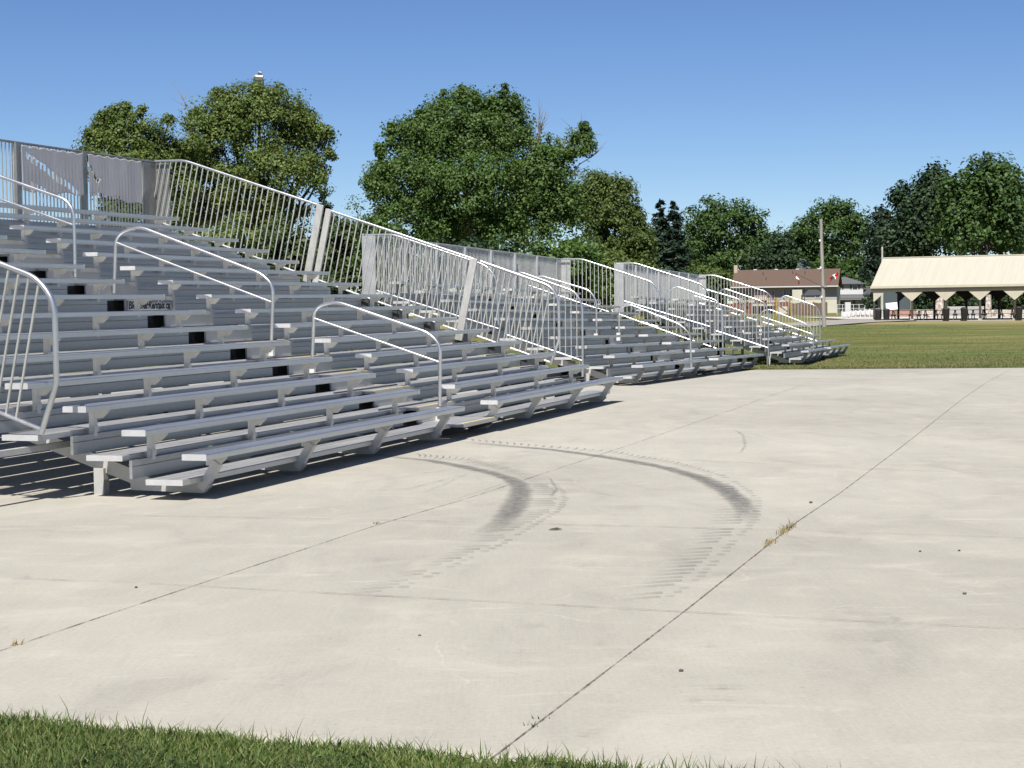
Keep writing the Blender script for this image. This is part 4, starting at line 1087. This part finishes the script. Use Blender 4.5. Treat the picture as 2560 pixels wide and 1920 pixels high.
sh = empty('shed', gpos(2246, 156), R(-6)); tag(sh, 'dark shed with a salmon brick base seen through the first pavilion bay', 'shed')
MB().box(-1.5, 1.25, 0, 3, .68, 2.9).build('wall', plain('teal_siding', (.035,.05,.055), .7), sh)
MB().box(-1.6, 1.9, -.12, 3.1, -.2, .68).build('brick_base', plain('salmon_brick', (.27,.16,.12), .85, 0, .2, 8), sh)
MB().prism([(-.4, 2.9), (3.4, 2.9), (1.5, 3.7)], -1.8, 1.6).build('roof', M_pdark, sh)
for x in (-1.45, 1.15): MB().box(x-.10, x+.10, -.2, -.121, .68, 2.9).build('pillar', M_cream, sh)
for k, (x, Y, r_, m, lab) in enumerate(((2215, 168, 1.7, L_dark, 'dark shrub behind the bins at the left end of the pavilion'), (2300, 166, 1.9, L_dark, 'dark shrub between the shed and the tapered stone pillar'), (2338, 172, 2.3, L_dark, 'tall dark shrub right behind the tapered stone pillar'), (2390, 170, 2.0, L_shrub, 'green shrub above the left half of the pale concrete wall'),
      (2432, 170, 2.2, L_shrub, 'green shrub above the right half of the pale concrete wall'), (2480, 168, 2.1, L_dark, 'dark evergreen shrub behind the narrow stone pillar'), (2520, 168, 2.4, L_spruce, 'dense evergreen shrub above the right fieldstone wall'), (2560, 166, 2.2, L_shrub, 'green shrub at the right picture edge behind the pavilion'))):
    tree('bush', gpos(x, Y), r_*1.6, [(0,0,r_*.8,r_,r_,r_*.9),(r_*.5,0,r_*.5,r_*.7,r_*.7,r_*.6),(-r_*.5,.2,r_*.5,r_*.7,r_*.7,r_*.6)], 190, 40, .22, .5, m, lab, 'shrubs behind the pavilion', 120+k, .08, .3, cat='bush')

# ------------------------------------------------------------------ houses
M_broof = plain('brown_shingle', (0.0852, 0.0548, 0.0407), .9, 0, .18, 9)
M_groof = plain('grey_shingle', (0.0815, 0.0852, 0.0926), .9, 0, .2, 9)
M_wall = plain('cream_stucco', (0.4148, 0.4, 0.3333), .8, 0, .05, 1)
M_wallg = plain('grey_siding_and_shade', (0.2963, 0.2963, 0.2963), .8, 0, .05, 1)  # grey walls, and the painted eave shade on the cream house
M_wsid = plain('white_siding', (0.4593, 0.4593, 0.4741), .7, 0, .04, 1)
M_glass = Mat('window_glass'); M_glass.base((.02,.025,.03,1)); M_glass.set(Roughness=.08); M_glass = M_glass.m
M_trim = plain('white_trim', (0.4593, 0.4593, 0.4593), .6, 0, .03)
M_redw = plain('red_stained_wood', (0.1407, 0.0556, 0.037), .8, 0, .25, 3)
M_brownf = plain('brown_fence_wood', (0.1259, 0.0852, 0.0593), .85, 0, .25, 3)
M_yel = plain('yellow_plastic', (.30,.21,.05), .5)

def window(parent, x0, x1, z0, z1, y, shut=False):
    f = MB().box(x0, x1, y-.05, y+.02, z0, z1).build('window', M_trim, parent)
    MB().box(x0+.07, x1-.07, y-.056, y-.045, z0+.07, z1-.07).build('pane', M_glass, f)
    if shut:
        for a in (x0-.28, x1+.03): MB().box(a, a+.25, y-.045, y+.01, z0, z1).build('shutter', M_steel, f)
Yh = 220; hl = atY(1835, 790, Yh); hr = atY(2092, 786, Yh - 3)
ha = math.atan2(hr[1]-hl[1], hr[0]-hl[0]); HW = math.hypot(hr[0]-hl[0], hr[1]-hl[1])
hz0 = atY(2092, 787, Yh)[2]
h1 = empty('house', (hl[0], hl[1], hz0), ha); tag(h1, 'cream house with a long brown shingle roof and a chimney', 'house')
WH = 3.62
MB().box(0, HW, 0, 8, 0, WH).build('wall', M_wall, h1)
MB().box(0-.005, HW+.005, -.03, .0, 1.95, WH-.02).build('eave_shade_band', M_wallg, h1)  # eave shadow painted grey over the cream upper wall
oh = .85; rz = 2.05
rb = MB()
poly = [(-oh, WH-.12), (4, WH+rz), (8+oh, WH-.12), (8+oh, WH+.02), (4, WH+rz+.15), (-oh, WH+.02)]
r1 = MB().prism(poly, -.3, HW+.25).build('roof', M_broof, h1)
MB().box(-.3, HW+.25, -oh-.09, -oh-.005, WH-.16, WH-.02).build('gutter', M_wsid, r1)
MB().box(-.35, .1, 3.2, 4.0, 0, WH+rz+.75).build('chimney', plain('tan_brick', (.36,.30,.24), .85, 0, .15, 6), r1)
for x in (HW*.18, HW*.39, HW*.60, HW*.81): MB().box(x-.2, x+.2, 3.75, 4.25, WH+rz+.09, WH+rz+.22).build('ridge_vent', M_wsid, r1)
for x, y in ((HW*.56, 2.6), (HW*.68, 2.5), (HW*.27, 2.4), (HW*.31, .9), (HW*.60, 2.0)):
    zz2 = WH-.05 + (y+oh)/(4+oh)*(rz+.15)
    MB().box(x-.06, x+.06, y-.06, y+.06, zz2-.1, zz2+.42).build('roof_pipe', M_steel, r1)
X = lambda zx: (1760 + zx*.18083 - 1835)/(2092-1835)*HW
for a, b_, z0, z1 in ((545,625,2.05,3.0),(940,985,2.0,3.15),(1105,1150,2.2,3.2),(1190,1225,2.0,3.2),(1375,1405,2.0,3.2),(1540,1610,2.15,3.1)):
    window(h1, X(a), X(b_), z0, z1, -.04)
MB().box(X(1235), X(1370), -1.0, -.031, 1.3, 3.15).build('bay_wall', M_wall, h1)
MB().box(X(700), X(870), -.25, -.031, 1.9, 3.0).build('bay_wall', M_wall, h1)
dk = MB().box(X(430), X(1010), -2.6, -.3, 1.45, 1.60).build('deck', M_redw, h1)
for x in np.linspace(X(430), X(1010), 22): MB().box(x-.03, x+.03, -2.6, -2.54, 1.6, 2.35).build('baluster', M_redw, dk)
MB().box(X(430), X(1010), -2.62, -2.52, 2.35, 2.43).build('top_rail', M_redw, dk)
for x in np.linspace(X(430), X(1010), 6): MB().box(x-.07, x+.07, -2.55, -2.4, 0, 1.45).build('deck_post', M_redw, dk)
MB().bar((X(1010), -2.2, 1.5), (X(1235), -2.2, .1), .9, .12).bar((X(1110), -2.65, 2.2), (X(1260), -2.65, 1.0), .06, .1).build('stair', M_redw, dk)
MB().box(X(300), X(700), -2.7, -2.62, -.3, 1.5).build('skirting', M_redw, dk)

# garden pieces in front of the house
def frontpos(zx, Y): 
    r = ray(1760+zx*.18083, 795); p = CAM + r*(Y/r[1]); return (p[0], p[1], terrain(Y))
bfp = frontpos(1160, 186); bfq = frontpos(1690, 184)
bf = empty('wooden_fence', bfp, math.atan2(bfq[1]-bfp[1], bfq[0]-bfp[0])); tag(bf, 'brown board fence in front of the brown-roofed house', 'fence')
LF = math.hypot(bfq[0]-bfp[0], bfq[1]-bfp[1]); b = MB(); x = 0
while x < LF: b.box(x, x+.14, -.02, .02, .05, 1.30 + .03*math.sin(x*7)); x += .15
b.build('board_panel', M_brownf, bf)
for x in np.linspace(0, LF, 4): MB().box(x-.06, x+.06, .021, .12, 0, 1.4).build('post', M_brownf, bf)
cp = frontpos(1510, 192); ca = empty('canopy', cp); tag(ca, 'dark canopy roof peeping over the brown board fence', 'canopy')
MB().add([(-1.2,-1,2.1),(1.2,-1,2.1),(1.2,1,2.1),(-1.2,1,2.1),(-.5,0,2.75),(.5,0,2.75)], [(0,1,5,4),(1,2,5),(2,3,4,5),(3,0,4),(0,3,2,1)]).build('roof', plain('dark_canvas', (.035,.035,.045), .8), ca)
for x, y in ((-1.1,-.9),(1.1,-.9),(1.1,.9),(-1.1,.9)): MB().box(x-.04, x+.04, y-.04, y+.04, 0, 2.1).build('post', M_steel, ca)
sp_ = frontpos(1100, 178); ps = empty('playset', sp_); tag(ps, 'yellow and red playset left of the board fence', 'playset')
MB().bar((-.75,-.2,0), (-.65,0,1.9), .09, .09).bar((.75,-.2,0), (.65,0,1.9), .09, .09).bar((-.75,.9,0), (-.65,.7,1.9), .09, .09).bar((.75,.9,0), (.65,.7,1.9), .09, .09).build('frame', M_yel, ps)
MB().box(-.7, .7, 0, .8, 1.0, 1.08).build('platform', M_redw, ps)
MB().box(-.72, .72, -.03, 0, 1.0, 1.45).build('side_panel', M_redw, ps)
cf = frontpos(1850, 205); 

def at2(zx, zy, Y): return atY(2060 + zx*.18083, 600 + zy*.18083, Y)
Y2 = 240; a = at2(40, 1000, Y2); e = at2(600, 1000, Y2); H2W = e[0]-a[0]; k2 = Y2/F*.18083
h2 = empty('house', (a[0], a[1], a[2]), R(4)); tag(h2, 'white and grey house with a hipped grey roof and dark shutters', 'house')
Z = lambda zy: (1000-zy)*k2
MB().box(0, H2W*.9, 0, 7, Z(1080), Z(770)).build('lower_wall', M_wallg, h2)
MB().box(.02, H2W*.885, -.35, 6.9, Z(770), Z(612)).build('upper_wall', M_wallg, h2)
MB().box(.0, H2W*.89, -.42, -.352, Z(757), Z(690)).build('sunlit_siding_band', M_wsid, h2)  # sunlit lower part of the siding, painted white over the grey
rr_ = MB().add([(-.4,-.8,Z(612)),(H2W*.9+.4,-.8,Z(612)),(H2W*.9+.4,7.3,Z(612)),(-.4,7.3,Z(612)),(H2W*.35,3,Z(505)),(H2W*.62,3,Z(505))], [(0,1,5,4),(1,2,5),(2,3,4,5),(3,0,4),(0,3,2,1)]).build('roof', M_groof, h2)
XX = lambda zx: (zx-40)/560*H2W
for a_, b_ in ((185, 235), (385, 465)): window(h2, XX(a_), XX(b_), Z(710), Z(628), -.36, True)
MB().add([(0,-1.4,Z(808)),(XX(540),-1.4,Z(808)),(XX(540),-.43,Z(765)),(0,-.43,Z(765)),(0,-1.4,Z(818)),(XX(540),-1.4,Z(818)),(XX(540),-.43,Z(775)),(0,-.43,Z(775))], [(0,1,2,3),(7,6,5,4),(0,4,5,1),(1,5,6,2),(2,6,7,3),(3,7,4,0)]).build('porch_roof', M_groof, h2)
MB().box(XX(190), XX(300), -.02, .03, Z(930), Z(850)).build('garage_door', M_steel, h2)
MB().box(XX(400), XX(440), -.02, .03, Z(940), Z(840)).build('door', M_steel, h2)
wg = MB().box(XX(545), XX(720), -.5, 4, Z(1080), Z(760)).build('wing_wall', M_wallg, h2)
MB().add([(XX(530),-.8,Z(760)),(XX(740),-.8,Z(760)),(XX(740),4.3,Z(760)),(XX(530),4.3,Z(760)),(XX(640),-.8,Z(640)),(XX(640),4.3,Z(640))], [(0,1,4),(1,2,5,4),(2,3,5),(3,0,4,5),(0,3,2,1)]).build('wing_roof', M_groof, wg)
o = MB().box(XX(535), XX(690), -2.0, -1.7, Z(960), Z(845)).build('stone_veneer', plain('pale_stone', (.5,.48,.45), .9, 0, .1, 5), h2)

# white draped fence and the pale rail fence behind it
wa = at2(245, 1092, 150); wb = at2(760, 1050, 150)
wf = empty('picket_fence', tuple(wa), math.atan2(wb[1]-wa[1], wb[0]-wa[0])); tag(wf, 'low white fence with sagging white drapes left of the pavilion', 'fence')
LW = math.hypot(wb[0]-wa[0], wb[1]-wa[1]); rz_ = (wb[2]-wa[2])/LW; nP = 8
for k in range(nP+1):
    x = LW*k/nP; MB().box(x-.035, x+.035, -.035, .035, rz_*x-.15, rz_*x+.68).build('post', M_trim, wf)
for k in range(nP):
    x0_, x1_ = LW*k/nP+.05, LW*(k+1)/nP-.05; V = []; Fq = []; n_ = 12
    for i in range(n_+1):
        t = i/n_; x = x0_+(x1_-x0_)*t
        for j in range(5):
            z = rz_*x + .62 - .08*math.sin(t*math.pi) - j/4*(.45+.08*math.sin(t*math.pi+k)); V.append((x, -.05-.05*math.sin(t*9+k)*j/4, z))
    for i in range(n_):
        for j in range(4): Fq.append((i*5+j, (i+1)*5+j, (i+1)*5+j+1, i*5+j+1))
    o = mesh_np('drape', np.array(V), np.array(Fq), M_trim, wf); o.modifiers.new('s', 'SOLIDIFY').thickness = .01
MB().bar((0, .04, .64), (LW, .04, .64+rz_*LW), .03, .05).build('top_rail', M_wallg, wf)
ra = at2(180, 960, 190); rb_ = at2(560, 965, 190)
rf_ = empty('rail_fence', tuple(ra), 0); tag(rf_, 'pale rail fence in front of the grey-roofed house', 'fence')
LR = rb_[0]-ra[0]
for k in range(6): MB().box(LR*k/5-.03, LR*k/5+.03, -.03, .03, -.6, .55).build('post', M_trim, rf_)
for z in (.1, .52): MB().box(0, LR, -.02, .02, z-.02, z+.02).build('rail', M_trim, rf_)
o = MB().box(-.3, .3, -.3, .3, -.6, .75).build('gate_pillar', M_trim, rf_, False, .02); o.location = ((320-180)/380*LR, -.2, 0)

# ------------------------------------------------------------------ light, sky, camera
SUN_EL = R(54); SUN_AZ = math.atan2(-.127, -.99)       # direction to the sun: behind the camera, slightly left
sd = Vector((math.cos(SUN_EL)*math.sin(SUN_AZ), math.cos(SUN_EL)*math.cos(SUN_AZ), math.sin(SUN_EL)))
su = bpy.data.lights.new('sun', 'SUN'); su.energy = 5.0; su.angle = R(.53); su.color = (1, .95, .86)
so = bpy.data.objects.new('sun', su); C.objects.link(so); so.rotation_euler = (-sd).to_track_quat('-Z', 'Y').to_euler(); so.location = (0, -20, 60)
w = bpy.data.worlds.new('World'); bpy.context.scene.world = w; w.use_nodes = True
nt = w.node_tree; bg = nt.nodes['Background']; sk = nt.nodes.new('ShaderNodeTexSky'); sk.sky_type = 'NISHITA'; sk.sun_disc = False
sk.sun_elevation = SUN_EL; sk.sun_rotation = SUN_AZ; sk.air_density = 1.0; sk.dust_density = .0; sk.ozone_density = 3.0; sk.altitude = 2200
hs = nt.nodes.new('ShaderNodeHueSaturation'); hs.inputs['Saturation'].default_value = 1.18; hs.inputs['Hue'].default_value = .510
nt.links.new(sk.outputs[0], hs.inputs['Color']); nt.links.new(hs.outputs[0], bg.inputs[0]); bg.inputs[1].default_value = .058

cd = bpy.data.cameras.new('camera'); co = bpy.data.objects.new('camera', cd); C.objects.link(co)
cd.sensor_width = 36; cd.lens = 36*F/2560; cd.clip_start = .1; cd.clip_end = 3000
U0 = Vector((0, math.sin(PITCH), math.cos(PITCH))); Xw = Vector((1, 0, 0)); fw_ = Vector((0, math.cos(PITCH), -math.sin(PITCH)))
rt = Xw*math.cos(ROLL) + U0*math.sin(ROLL); uu = -Xw*math.sin(ROLL) + U0*math.cos(ROLL)
co.matrix_world = Matrix(((rt.x, uu.x, -fw_.x, 0), (rt.y, uu.y, -fw_.y, 0), (rt.z, uu.z, -fw_.z, CAMH), (0,0,0,1)))
sc = bpy.context.scene; sc.camera = co
sc.view_settings.view_transform = 'Standard'; sc.view_settings.look = 'None'; sc.view_settings.gamma = 1; sc.view_settings.exposure = .84
sc.view_settings.use_curve_mapping = False
sc.cycles.max_bounces = 8; sc.cycles.diffuse_bounces = 2; sc.cycles.glossy_bounces = 3; sc.cycles.transparent_max_bounces = 16
